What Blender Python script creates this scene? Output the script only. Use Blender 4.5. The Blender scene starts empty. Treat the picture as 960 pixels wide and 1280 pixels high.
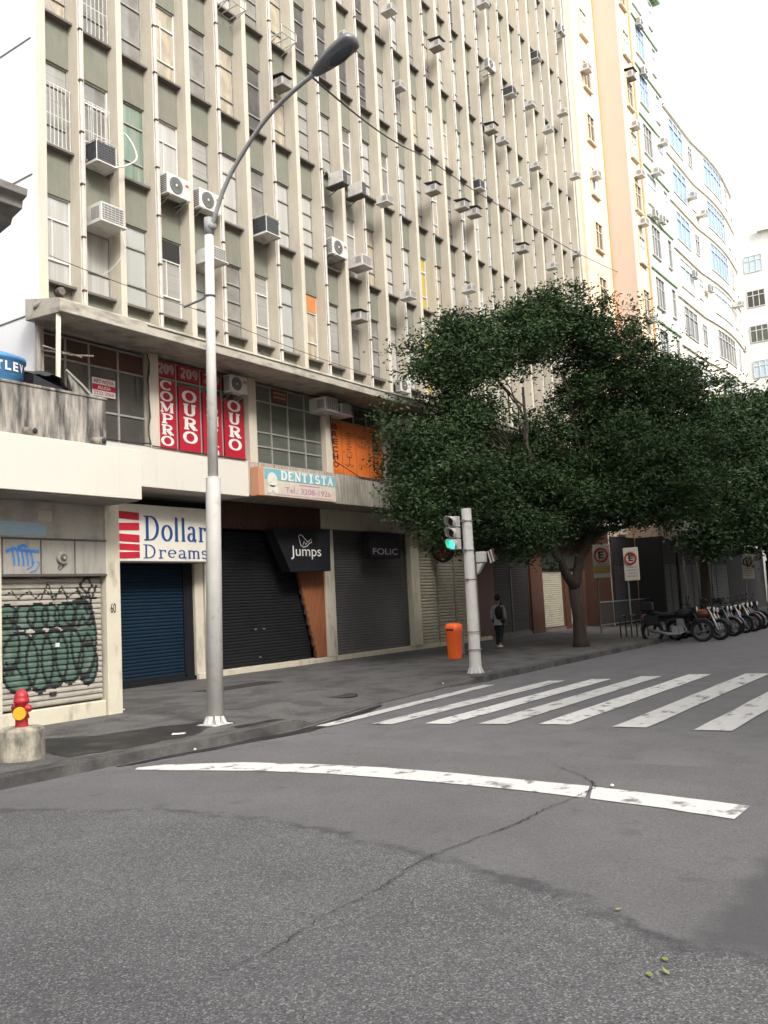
import bpy, bmesh, math, random
import numpy as np
from mathutils import Vector, Matrix
rnd = random.Random(7)
S = bpy.context.scene
COL = S.collection
PI = math.pi

# ------------------------------------------------------------------ camera, sky, sun, exposure
cd = bpy.data.cameras.new('camera'); cam = bpy.data.objects.new('camera', cd); COL.objects.link(cam)
right = Vector((0.572099, -0.818623, -0.050581)); up = Vector((-0.051795, -0.097607, 0.993876)); fwd = Vector((0.818547, 0.565976, 0.098241))
mw = Matrix((right, up, -fwd)).transposed().to_4x4(); mw.translation = Vector((0, 0, 1.95)); cam.matrix_world = mw
cd.sensor_fit = 'VERTICAL'; cd.sensor_height = 36; cd.lens = 1123.3 / 1280 * 36; cd.clip_end = 2000; cd.clip_start = 0.05
S.camera = cam
SUN_EL, SUN_AZ = math.radians(42), math.radians(203)      # azimuth clockwise from +Y
w = bpy.data.worlds.new('World'); S.world = w; w.use_nodes = True
nt = w.node_tree; nt.nodes.clear()
sky = nt.nodes.new('ShaderNodeTexSky'); sky.sky_type = 'NISHITA'; sky.sun_disc = False
sky.sun_elevation = SUN_EL; sky.sun_rotation = SUN_AZ; sky.dust_density = 4; sky.air_density = 1.3; sky.ozone_density = 1
hs = nt.nodes.new('ShaderNodeHueSaturation'); hs.inputs['Saturation'].default_value = 0.06; hs.inputs['Value'].default_value = 1.45
bg = nt.nodes.new('ShaderNodeBackground'); bg.inputs['Strength'].default_value = 0.15
wo = nt.nodes.new('ShaderNodeOutputWorld')
nt.links.new(sky.outputs[0], hs.inputs['Color']); nt.links.new(hs.outputs[0], bg.inputs['Color']); nt.links.new(bg.outputs[0], wo.inputs['Surface'])
sl = bpy.data.lights.new('sun', 'SUN'); sl.energy = 1.5; sl.angle = math.radians(12); sl.color = (1, 0.95, 0.87)
so = bpy.data.objects.new('sun', sl); COL.objects.link(so)
sd = Vector((math.sin(SUN_AZ) * math.cos(SUN_EL), math.cos(SUN_AZ) * math.cos(SUN_EL), math.sin(SUN_EL)))
so.rotation_euler = sd.to_track_quat('Z', 'Y').to_euler(); so.location = sd * 60
S.view_settings.view_transform = 'Standard'; S.view_settings.look = 'None'; S.view_settings.gamma = 1
S.view_settings.use_curve_mapping = False
S.view_settings.exposure = 0.82

# ------------------------------------------------------------------ materials
def mat(name, c1, c2=None, scale=3, rough=.75, bump=0, bscale=60, stretch=(1, 1, 1), dirt=None, dscale=1.2, damt=.5, dstretch=(1, 1, 1), dsharp=.14, metal=0, emit=None, spec=.5, contrast=.25, coat=0, speck=None):
    m = bpy.data.materials.new(name); m.use_nodes = True
    t = m.node_tree; n = t.nodes; L = t.links; b = n['Principled BSDF']
    b.inputs['Roughness'].default_value = rough; b.inputs['Metallic'].default_value = metal
    b.inputs['Specular IOR Level'].default_value = spec; b.inputs['Coat Weight'].default_value = coat
    c1 = (*c1, 1)
    if c2 is None: c2 = tuple(x * .82 for x in c1[:3])
    c2 = (*c2, 1)
    tc = n.new('ShaderNodeTexCoord')
    def noise(sc, st, det=6):
        mp = n.new('ShaderNodeMapping'); mp.inputs['Scale'].default_value = st
        L.new(tc.outputs['Object'], mp.inputs['Vector'])
        z = n.new('ShaderNodeTexNoise'); z.inputs['Scale'].default_value = sc; z.inputs['Detail'].default_value = det
        z.inputs['Roughness'].default_value = .62
        L.new(mp.outputs[0], z.inputs['Vector']); return z
    def ramp(src, a, bb, ca, cb):
        r = n.new('ShaderNodeValToRGB'); r.color_ramp.elements[0].position = a; r.color_ramp.elements[1].position = bb
        r.color_ramp.elements[0].color = ca; r.color_ramp.elements[1].color = cb
        L.new(src, r.inputs['Fac']); return r
    z = noise(scale, stretch); col = ramp(z.outputs['Fac'], .5 - contrast, .5 + contrast, c1, c2).outputs['Color']
    if dirt:
        z2 = noise(dscale, dstretch, 8)
        f = ramp(z2.outputs['Fac'], 1 - damt - dsharp, 1 - damt + dsharp, (0, 0, 0, 1), (1, 1, 1, 1))
        mx = n.new('ShaderNodeMixRGB'); mx.inputs['Color2'].default_value = (*dirt, 1)
        L.new(f.outputs['Color'], mx.inputs['Fac']); L.new(col, mx.inputs['Color1']); col = mx.outputs['Color']
    if speck:
        sc, thr, sc_col = speck
        v = n.new('ShaderNodeTexVoronoi'); v.inputs['Scale'].default_value = sc
        L.new(tc.outputs['Object'], v.inputs['Vector'])
        sep = n.new('ShaderNodeSeparateColor'); L.new(v.outputs['Color'], sep.inputs[0])
        f = ramp(sep.outputs[0], thr, min(1, thr + .12), (0, 0, 0, 1), (1, 1, 1, 1))
        mx = n.new('ShaderNodeMixRGB'); mx.inputs['Color2'].default_value = (*sc_col, 1)
        L.new(f.outputs['Color'], mx.inputs['Fac']); L.new(col, mx.inputs['Color1']); col = mx.outputs['Color']
    L.new(col, b.inputs['Base Color'])
    if bump:
        z3 = noise(bscale, (1, 1, 1), 3); bp = n.new('ShaderNodeBump'); bp.inputs['Strength'].default_value = bump; bp.inputs['Distance'].default_value = .02
        L.new(z3.outputs['Fac'], bp.inputs['Height']); L.new(bp.outputs[0], b.inputs['Normal'])
    if emit:
        b.inputs['Emission Color'].default_value = (*emit[:3], 1); b.inputs['Emission Strength'].default_value = emit[3]
    return m
M = {}
M['asph'] = mat('smooth_asphalt', (.108, .102, .108), (.138, .131, .137), scale=.7, rough=.85, bump=.5, bscale=70, dirt=(.085, .081, .084), dscale=1.6, damt=.4, speck=(110, .86, (.2, .195, .19)))
M['asph2'] = mat('coarse_asphalt', (.105, .104, .109), (.14, .139, .143), scale=.9, rough=.8, bump=1, bscale=75, dirt=(.08, .079, .083), dscale=2.6, damt=.42, speck=(120, .76, (.30, .295, .29)))
M['asph3'] = mat('dark_asphalt', (.075, .072, .077), (.1, .096, .102), scale=1.2, rough=.85, bump=.6, bscale=60, speck=(90, .85, (.16, .16, .16)))
M['tar'] = mat('tar_seam', (.05, .05, .054), (.08, .078, .08), scale=9, rough=.7, bump=.3)
M['crackm'] = mat('crack_dark', (.02, .02, .02), rough=.9)
M['walk'] = mat('sidewalk_asphalt', (.078, .074, .073), (.115, .109, .105), scale=1.1, rough=.85, bump=.5, bscale=50, dirt=(.046, .044, .044), dscale=1.3, damt=.45, dsharp=.09, speck=(70, .9, (.2, .19, .18)))
M['wet'] = mat('wet_patch', (.009, .009, .010), (.018, .018, .018), scale=4, rough=.5, bump=.5, bscale=50, dirt=(.06, .056, .054), dscale=2.5, damt=.36)
M['kerb'] = mat('kerb_stone', (.075, .07, .066), (.125, .118, .108), scale=2.5, rough=.85, bump=.5, bscale=30, dirt=(.03, .03, .03), dscale=1.8, damt=.5)
def paint_mat():
    m = mat('worn_road_paint', (.55, .54, .525), (.44, .435, .42), scale=5, rough=.7, bump=.3, bscale=60, dirt=(.13, .125, .13), dscale=2.6, damt=.40, dstretch=(.8, 1.5, 1), dsharp=.05)
    return m
M['paint'] = paint_mat()
M['paint2'] = mat('fresher_road_paint', (.62, .61, .59), (.53, .52, .505), scale=5, rough=.7, bump=.3, bscale=60, dirt=(.16, .155, .155), dscale=4, damt=.41, dsharp=.045)
M['conc'] = mat('beige_concrete', (.55, .492, .40), (.475, .425, .345), scale=1.5, rough=.85, bump=.25, bscale=25, dirt=(.42, .365, .29), dscale=2.5, damt=.36, dstretch=(2.5, 2.5, .3))
M['canopy'] = mat('canopy_concrete', (.46, .42, .35), (.36, .33, .275), scale=2, rough=.9, bump=.3, bscale=22, dirt=(.17, .15, .12), dscale=2.2, damt=.4, dstretch=(1, 1, 3))
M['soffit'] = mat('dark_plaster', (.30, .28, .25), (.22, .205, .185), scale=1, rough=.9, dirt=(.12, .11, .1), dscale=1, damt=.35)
M['spand'] = mat('grey_green_panel', (.19, .195, .15), (.15, .155, .12), scale=1.6, rough=.8, bump=.3, bscale=80, dirt=(.2, .195, .155), dscale=3, damt=.42, dstretch=(3, 3, .6))
M['white'] = mat('white_wall_paint', (.78, .775, .785), (.72, .715, .73), scale=.5, rough=.85, dirt=(.5, .48, .46), dscale=.7, damt=.28, dstretch=(1, 1, .3))
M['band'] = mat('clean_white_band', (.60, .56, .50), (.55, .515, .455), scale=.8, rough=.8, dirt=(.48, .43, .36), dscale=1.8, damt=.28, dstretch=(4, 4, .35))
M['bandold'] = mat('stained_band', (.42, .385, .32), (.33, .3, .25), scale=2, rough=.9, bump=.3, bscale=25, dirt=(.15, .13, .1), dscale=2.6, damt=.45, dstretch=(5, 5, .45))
M['parapet'] = mat('mildewed_parapet', (.42, .385, .34), (.3, .275, .24), scale=2, rough=.95, bump=.5, bscale=18, dirt=(.055, .052, .048), dscale=2.4, damt=.5, dstretch=(3.2, 3.2, .5))
M['cream'] = mat('cream_paint', (.58, .53, .42), (.5, .455, .355), scale=2, rough=.75, dirt=(.24, .2, .15), dscale=2.2, damt=.33, dstretch=(2, 2, .6))
M['lowwall'] = mat('patched_plaster', (.50, .465, .40), (.4, .37, .32), scale=1.6, rough=.9, bump=.3, bscale=20, dirt=(.22, .2, .18), dscale=1.3, damt=.42)
M['bluepatch'] = mat('faded_blue_paint', (.28, .43, .55), (.38, .48, .54), scale=5, rough=.85, dirt=(.42, .38, .32), dscale=4, damt=.35)
M['frame'] = mat('aluminium_frame', (.38, .37, .34), (.28, .27, .25), scale=8, rough=.5, metal=.35)
M['framed'] = mat('dark_frame', (.10, .095, .085), (.07, .066, .06), scale=8, rough=.5)
M['framew'] = mat('white_frame', (.62, .61, .58), rough=.5)
M['sill'] = mat('sill_stone', (.16, .14, .12), (.1, .09, .08), scale=6, rough=.85)
def glass(n, c, c2=None, r=.07, st=(1, 1, 1), sc=1.5, con=.18): return mat(n, c, c2, scale=sc, rough=r, spec=.8, coat=.35, stretch=st, contrast=con)
GL = [glass('glass_white_curtain', (.46, .45, .42), (.34, .33, .31), st=(9, 9, .2)), glass('glass_grey_blind', (.34, .33, .30), (.25, .245, .225), st=(.4, .4, 14), sc=1),  # pane bases lightened and warmed: street reflections painted over the curtain tones
      glass('glass_mid', (.26, .25, .225), (.13, .125, .115)), glass('glass_dark', (.05, .05, .055), (.12, .112, .1)),
      glass('glass_warm_reflection', (.48, .41, .30), (.2, .18, .15), st=(2.5, 2.5, .8)), glass('glass_pale', (.40, .42, .39), (.33, .34, .32), st=(1, 1, .2))]
M['glgreen'] = glass('glass_green_grey', (.115, .125, .105), (.08, .088, .075), st=(.5, .5, 5))
M['gldark'] = glass('glass_brown_dark', (.07, .066, .06), (.045, .043, .04))
M['glblue'] = glass('glass_bright_blue', (.10, .24, .58), (.2, .38, .66), st=(3, 3, .3))
M['glsky'] = glass('glass_pale_blue', (.42, .56, .66), (.52, .62, .68), st=(3, 3, .3))
M['glyel'] = glass('glass_yellow_curtain', (.5, .38, .06), (.4, .3, .06), st=(5, 5, .3))
M['glorg'] = glass('glass_orange_panel', (.6, .22, .06))
M['glgrn'] = glass('glass_green_curtain', (.05, .16, .07), (.3, .3, .28), st=(2, 2, .2))
M['red'] = mat('red_vinyl', (.40, .012, .03), (.33, .012, .026), scale=2, rough=.35)
M['redp'] = mat('red_sign_stripe', (.45, .015, .035), rough=.5)
M['lett'] = mat('white_lettering', (.74, .72, .68), rough=.5)
M['lettg'] = mat('grey_lettering', (.42, .36, .36), rough=.5)
M['orange'] = mat('orange_vinyl', (.68, .17, .03), (.55, .13, .025), scale=2, rough=.4)
M['black'] = mat('black_paint', (.008, .008, .011), (.013, .013, .016), scale=5, rough=.6, spec=.25)
M['ink'] = mat('dark_ink', (.03, .02, .02), rough=.6)
M['navy'] = mat('navy_lettering', (.018, .065, .22), rough=.5)
M['signbg'] = mat('cream_sign_face', (.66, .63, .55), (.6, .57, .49), scale=2, rough=.5, dirt=(.5, .46, .38), dscale=2, damt=.3)
M['teal'] = mat('teal_sign', (.12, .33, .4), (.2, .4, .44), scale=3, rough=.5)
M['faded'] = mat('faded_sign_face', (.55, .5, .4), (.47, .42, .34), scale=4, rough=.6, dirt=(.6, .6, .55), dscale=6, damt=.35)
M['pinktx'] = mat('faded_magenta', (.46, .2, .3), rough=.6)
M['rust'] = mat('rusty_orange_side', (.5, .2, .11), (.42, .24, .15), scale=5, rough=.7)
M['shblue'] = mat('blue_shutter', (.002, .012, .026), (.0035, .017, .034), scale=1.5, spec=.25, rough=.55, dirt=(.01, .02, .04), dscale=2, damt=.35)
M['shblack'] = mat('black_shutter', (.009, .009, .011), (.014, .014, .016), scale=1.5, spec=.2, rough=.6)
M['shgrey'] = mat('grey_shutter', (.085, .085, .085), (.11, .109, .108), scale=2, rough=.55, spec=.3)
M['shcream'] = mat('cream_shutter', (.40, .37, .28), (.33, .3, .23), scale=2, rough=.6, dirt=(.14, .14, .11), dscale=2.5, damt=.33, dstretch=(1, 1, 3))
M['shdirty'] = mat('grubby_shutter', (.30, .275, .235), (.36, .33, .285), scale=3, rough=.6, dirt=(.15, .13, .11), dscale=3, damt=.38, dstretch=(1, 1, 3))
M['shgreen'] = mat('green_spray_paint', (.04, .08, .06), (.065, .115, .088), scale=4, rough=.6, dirt=(.13, .155, .13), dscale=5, damt=.4, dsharp=.1)
M['shline'] = mat('black_spray_paint', (.014, .018, .016), rough=.5)
M['shdark'] = mat('charcoal_shutter', (.032, .032, .031), (.042, .042, .04), scale=2, rough=.6)
M['panelg'] = mat('grey_metal_panel', (.33, .31, .275), (.28, .265, .235), scale=2, rough=.55, dirt=(.2, .18, .15), dscale=3, damt=.35, dstretch=(3, 3, .4))
M['sprayblue'] = mat('blue_spray_paint', (.03, .13, .42), (.05, .2, .5), scale=9, rough=.5)
M['woodslat'] = mat('orange_wood_slats', (.34, .13, .055), (.24, .085, .035), scale=3, rough=.6, stretch=(6, 6, .5))
M['wooddk'] = mat('dark_wood_slats', (.11, .05, .03), (.065, .03, .02), scale=3, rough=.7, stretch=(6, 6, .5))
M['brownst'] = mat('brown_stone', (.10, .036, .02), (.06, .024, .015), scale=5, rough=.4)
M['pole'] = mat('light_grey_pole', (.6, .585, .55), (.52, .505, .47), scale=3, rough=.6, dirt=(.42, .4, .36), dscale=4.5, damt=.33, dsharp=.08, bump=.1)
M['galv'] = mat('galvanised_steel', (.22, .225, .235), (.15, .155, .16), scale=5, rough=.45, metal=.4)
M['armgrey'] = mat('arm_grey', (.30, .30, .295), (.24, .24, .235), scale=6, rough=.55)
M['lampgl'] = mat('lamp_bowl', (.05, .055, .065), (.08, .085, .1), rough=.3)
M['hydr'] = mat('hydrant_red', (.44, .022, .03), (.36, .02, .026), scale=8, rough=.4, bump=.15)
M['yel'] = mat('yellow_cap', (.75, .36, .015), (.66, .3, .015), scale=9, rough=.5)
M['pedest'] = mat('mossy_concrete', (.42, .38, .29), (.34, .31, .24), scale=3, rough=.95, bump=.7, bscale=20, dirt=(.06, .057, .05), dscale=2.6, damt=.47, dstretch=(2, 2, 1))
M['bin'] = mat('orange_plastic', (.85, .13, .02), (.75, .11, .02), scale=4, rough=.4)
M['lens'] = mat('dark_lens', (.03, .02, .02), rough=.2)
M['green'] = mat('green_light', (.0, .5, .35), emit=(.03, .95, .55, 2.2), rough=.3)
M['sighead'] = mat('signal_grey', (.5, .49, .46), (.4, .39, .37), rough=.5)
M['acw'] = mat('white_ac_casing', (.60, .585, .55), (.5, .485, .45), scale=4, rough=.5, dirt=(.33, .3, .26), dscale=4, damt=.33)
M['acg'] = mat('ac_grille', (.13, .125, .12), (.2, .19, .18), scale=20, rough=.6)
M['acd'] = mat('ac_dark', (.035, .036, .042), (.06, .06, .068), scale=9, rough=.5)
M['fan'] = mat('fan_grey', (.16, .165, .165), (.1, .1, .1), scale=20, rough=.5)
M['hood'] = mat('dark_metal_hood', (.035, .034, .034), (.06, .055, .05), scale=8, rough=.6)
M['leaf1'] = mat('leaf_dark', (.018, .035, .014), (.027, .048, .018), scale=1.2, rough=.7, spec=.15)
M['leaf2'] = mat('leaf_mid', (.028, .054, .02), (.04, .07, .026), scale=1.2, rough=.7, spec=.15)
M['leaf3'] = mat('leaf_light', (.042, .074, .028), (.055, .092, .035), scale=1.2, rough=.7, spec=.15)
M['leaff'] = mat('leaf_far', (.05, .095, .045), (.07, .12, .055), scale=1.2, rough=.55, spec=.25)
M['bark'] = mat('bark', (.06, .046, .036), (.035, .028, .023), scale=5, rough=.95, bump=.9, bscale=14, stretch=(2, 2, .5))
M['obeige'] = mat('pale_peach_render', (.72, .58, .42), (.68, .55, .4), scale=.6, rough=.85, dirt=(.6, .48, .34), dscale=1, damt=.3, dstretch=(2, 2, .3))
M['opink'] = mat('pinkish_side_render', (.62, .46, .37), (.58, .43, .345), scale=.6, rough=.85)
M['ostripe'] = mat('orange_edge_paint', (.62, .33, .17), rough=.8)
M['wgreen'] = mat('pale_green_white_render', (.76, .77, .66), (.72, .73, .62), scale=.6, rough=.85)
M['gtrim'] = mat('green_trim', (.22, .32, .2), rough=.8)
M['wcream'] = mat('bright_cream_render', (.80, .76, .64), (.77, .72, .6), scale=.5, rough=.85)
M['wwhite'] = mat('white_far_render', (.78, .77, .73), rough=.85)
M['tank'] = mat('blue_plastic_tank', (.05, .2, .42), (.08, .24, .45), scale=3, rough=.5, dirt=(.2, .32, .42), dscale=5, damt=.33)
M['tarp'] = mat('black_tarp', (.012, .012, .016), (.02, .02, .024), scale=2, rough=.6, bump=.8, bscale=4)
M['pvc'] = mat('grey_pvc', (.36, .33, .29), (.25, .23, .2), rough=.6)
M['cable'] = mat('black_cable', (.03, .03, .03), rough=.7)
M['cornice'] = mat('weathered_cornice', (.26, .245, .22), (.14, .13, .12), scale=3, rough=.9, bump=.5, bscale=18)
M['rtank'] = mat('dull_orange_paint', (.2, .06, .02), rough=.35); M['rdark'] = mat('dark_red_paint', (.12, .012, .016), rough=.35)
M['dark'] = mat('dark_interior_and_shade', (.015, .014, .014), (.022, .02, .02), rough=.8)
M['gate'] = mat('dark_gate_metal', (.045, .042, .04), rough=.6)
M['oppo'] = mat('beige_render_across', (.5, .42, .32), (.44, .37, .28), scale=.5, rough=.85)
M['litter'] = mat('white_paper', (.7, .7, .68), rough=.8)
M['dryleaf'] = mat('fallen_leaf', (.32, .36, .1), (.2, .2, .06), scale=40, rough=.6)
M['cover'] = mat('iron_cover', (.035, .03, .028), (.06, .05, .045), scale=12, rough=.6, bump=.8, bscale=60)
M['coverr'] = mat('patched_square', (.055, .053, .052), (.075, .072, .07), scale=6, rough=.85)

# ------------------------------------------------------------------ mesh helpers
ORG = {}
class MB:
    def __init__(s): s.v = []; s.f = []; s.m = []
    def face(s, pts, m=0):
        b = len(s.v); s.v += [tuple(p) for p in pts]; s.f.append(tuple(range(b, b + len(pts)))); s.m.append(m)
    def box(s, x0, x1, y0, y1, z0, z1, m=0):
        b = len(s.v)
        s.v += [(x0, y0, z0), (x1, y0, z0), (x1, y1, z0), (x0, y1, z0), (x0, y0, z1), (x1, y0, z1), (x1, y1, z1), (x0, y1, z1)]
        for q in ((0, 3, 2, 1), (4, 5, 6, 7), (0, 1, 5, 4), (1, 2, 6, 5), (2, 3, 7, 6), (3, 0, 4, 7)):
            s.f.append(tuple(b + i for i in q)); s.m.append(m)
        return s
    def prism(s, poly, ax, a, b_, m=0):
        """poly: 2D points in the plane normal to ax ('x': (y,z), 'y': (x,z), 'z': (x,y))"""
        def P(p, t): return {'x': (t, p[0], p[1]), 'y': (p[0], t, p[1]), 'z': (p[0], p[1], t)}[ax]
        n = len(poly); b = len(s.v)
        s.v += [P(p, a) for p in poly] + [P(p, b_) for p in poly]
        s.f.append(tuple(range(b, b + n))); s.f.append(tuple(range(b + 2 * n - 1, b + n - 1, -1))); s.m += [m, m]
        for i in range(n):
            j = (i + 1) % n; s.f.append((b + i, b + n + i, b + n + j, b + j)); s.m.append(m)
        return s
    def tube(s, pts, r, n=8, m=0, cap=True):
        pts = [Vector(p) for p in pts]; k = len(pts); rs = r if isinstance(r, (list, tuple)) else [r] * k
        b = len(s.v); ref = None
        for i, p in enumerate(pts):
            t = (pts[min(i + 1, k - 1)] - pts[max(i - 1, 0)]).normalized()
            if ref is None:
                ref = t.orthogonal().normalized()
            ref = (ref - t * ref.dot(t)); ref = ref.normalized() if ref.length > 1e-6 else t.orthogonal().normalized()
            q = t.cross(ref)
            for a in range(n):
                an = 2 * PI * a / n; s.v.append(tuple(p + (ref * math.cos(an) + q * math.sin(an)) * rs[i]))
        for i in range(k - 1):
            for a in range(n):
                a2 = (a + 1) % n; s.f.append((b + i * n + a, b + i * n + a2, b + (i + 1) * n + a2, b + (i + 1) * n + a)); s.m.append(m)
        if cap:
            s.f.append(tuple(b + a for a in range(n - 1, -1, -1))); s.f.append(tuple(b + (k - 1) * n + a for a in range(n))); s.m += [m, m]
        return s
    def lathe(s, prof, c, n=20, m=0, axis='z', sx=1, sy=1):
        b = len(s.v); k = len(prof)
        for r, z in prof:
            for a in range(n):
                an = 2 * PI * a / n; x, y = r * math.cos(an) * sx, r * math.sin(an) * sy
                p = {'z': (x, y, z), 'y': (x, z, y), 'x': (z, x, y)}[axis]
                s.v.append((c[0] + p[0], c[1] + p[1], c[2] + p[2]))
        for i in range(k - 1):
            for a in range(n):
                a2 = (a + 1) % n; s.f.append((b + i * n + a, b + i * n + a2, b + (i + 1) * n + a2, b + (i + 1) * n + a)); s.m.append(m)
        s.f.append(tuple(b + a for a in range(n - 1, -1, -1))); s.f.append(tuple(b + (k - 1) * n + a for a in range(n))); s.m += [m, m]
        return s
    def ell(s, c, r, n=12, m=0):
        prof = [(max(1e-3, math.sin(PI * i / n)), -math.cos(PI * i / n)) for i in range(n + 1)]
        b = len(s.v); s.lathe(prof, (0, 0, 0), 14, m)
        for i in range(b, len(s.v)): p = s.v[i]; s.v[i] = (c[0] + p[0] * r[0], c[1] + p[1] * r[1], c[2] + p[2] * r[2])
        return s
    def ring(s, c, R, r, axis='y', n=24, k=8, m=0):
        b = len(s.v)
        for i in range(n):
            A = 2 * PI * i / n
            for j in range(k):
                B = 2 * PI * j / k; rr = R + r * math.cos(B); z = r * math.sin(B); x, y = rr * math.cos(A), rr * math.sin(A)
                p = {'y': (x, z, y), 'x': (z, x, y), 'z': (x, y, z)}[axis]; s.v.append((c[0] + p[0], c[1] + p[1], c[2] + p[2]))
        for i in range(n):
            for j in range(k):
                s.f.append((b + i * k + j, b + ((i + 1) % n) * k + j, b + ((i + 1) % n) * k + (j + 1) % k, b + i * k + (j + 1) % k)); s.m.append(m)
        return s
    def rot(s, start, M4):
        for i in range(start, len(s.v)): s.v[i] = tuple(M4 @ Vector(s.v[i]))
    def build(s, name, mats, parent=None, origin=None, smooth=False, bevel=0):
        if not isinstance(mats, (list, tuple)): mats = [mats]
        o_ = Vector(origin) if origin is not None else (ORG[parent.name] if parent else Vector((0, 0, 0)))
        me = bpy.data.meshes.new(name)
        me.from_pydata([tuple(Vector(p) - o_) for p in s.v], [], s.f)
        for m in mats: me.materials.append(m)
        me.polygons.foreach_set('material_index', s.m)
        if smooth: me.polygons.foreach_set('use_smooth', [True] * len(me.polygons))
        bm = bmesh.new(); bm.from_mesh(me); bmesh.ops.recalc_face_normals(bm, faces=bm.faces[:]); bm.to_mesh(me); bm.free()
        me.update()
        ob = bpy.data.objects.new(name, me); COL.objects.link(ob)
        if parent: ob.parent = parent; ORG[ob.name] = o_
        else: ob.location = o_; ORG[ob.name] = o_
        if bevel:
            bv = ob.modifiers.new('bevel', 'BEVEL'); bv.width = bevel; bv.segments = 2; bv.limit_method = 'ANGLE'
        return ob
def thing(name, loc, label, cat, group=None, rz=0, local=False):
    o = bpy.data.objects.new(name, None); COL.objects.link(o); o.location = loc; o.rotation_euler = (0, 0, rz); o.empty_display_size = .2
    ORG[o.name] = Vector((0, 0, 0)) if local else Vector(loc)
    tag(o, label, cat, group); return o
def tag(o, label, cat, group=None):
    o['label'] = label; o['category'] = cat
    if group: o['group'] = group
    return o
def struct(o, kind='structure'): o['kind'] = kind; return o
def copy_tree(o, parent=None):
    c = o.copy(); COL.objects.link(c); c.parent = parent; ORG[c.name] = Vector((0, 0, 0))
    for ch in list(o.children): copy_tree(ch, c)
    return c
def smooth(P, n=6):
    P = [Vector(p) for p in P]; out = []
    for i in range(len(P) - 1):
        a, b, c, d = P[max(i - 1, 0)], P[i], P[i + 1], P[min(i + 2, len(P) - 1)]
        for k in range(n): t = k / n; out.append(tuple(.5 * (2 * b + (c - a) * t + (2 * a - 5 * b + 4 * c - d) * t * t + (3 * b - a - 3 * c + d) * t ** 3)))
    out.append(tuple(P[-1])); return out
ORD = ['zeroth', 'first', 'second', 'third', 'fourth', 'fifth', 'sixth', 'seventh', 'eighth', 'ninth', 'tenth', 'eleventh', 'twelfth', 'thirteenth', 'fourteenth', 'fifteenth', 'sixteenth', 'seventeenth', 'eighteenth', 'nineteenth', 'twentieth', 'twenty-first', 'twenty-second', 'twenty-third', 'twenty-fourth', 'twenty-fifth', 'twenty-sixth', 'twenty-seventh', 'twenty-eighth', 'twenty-ninth', 'thirtieth']

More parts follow.
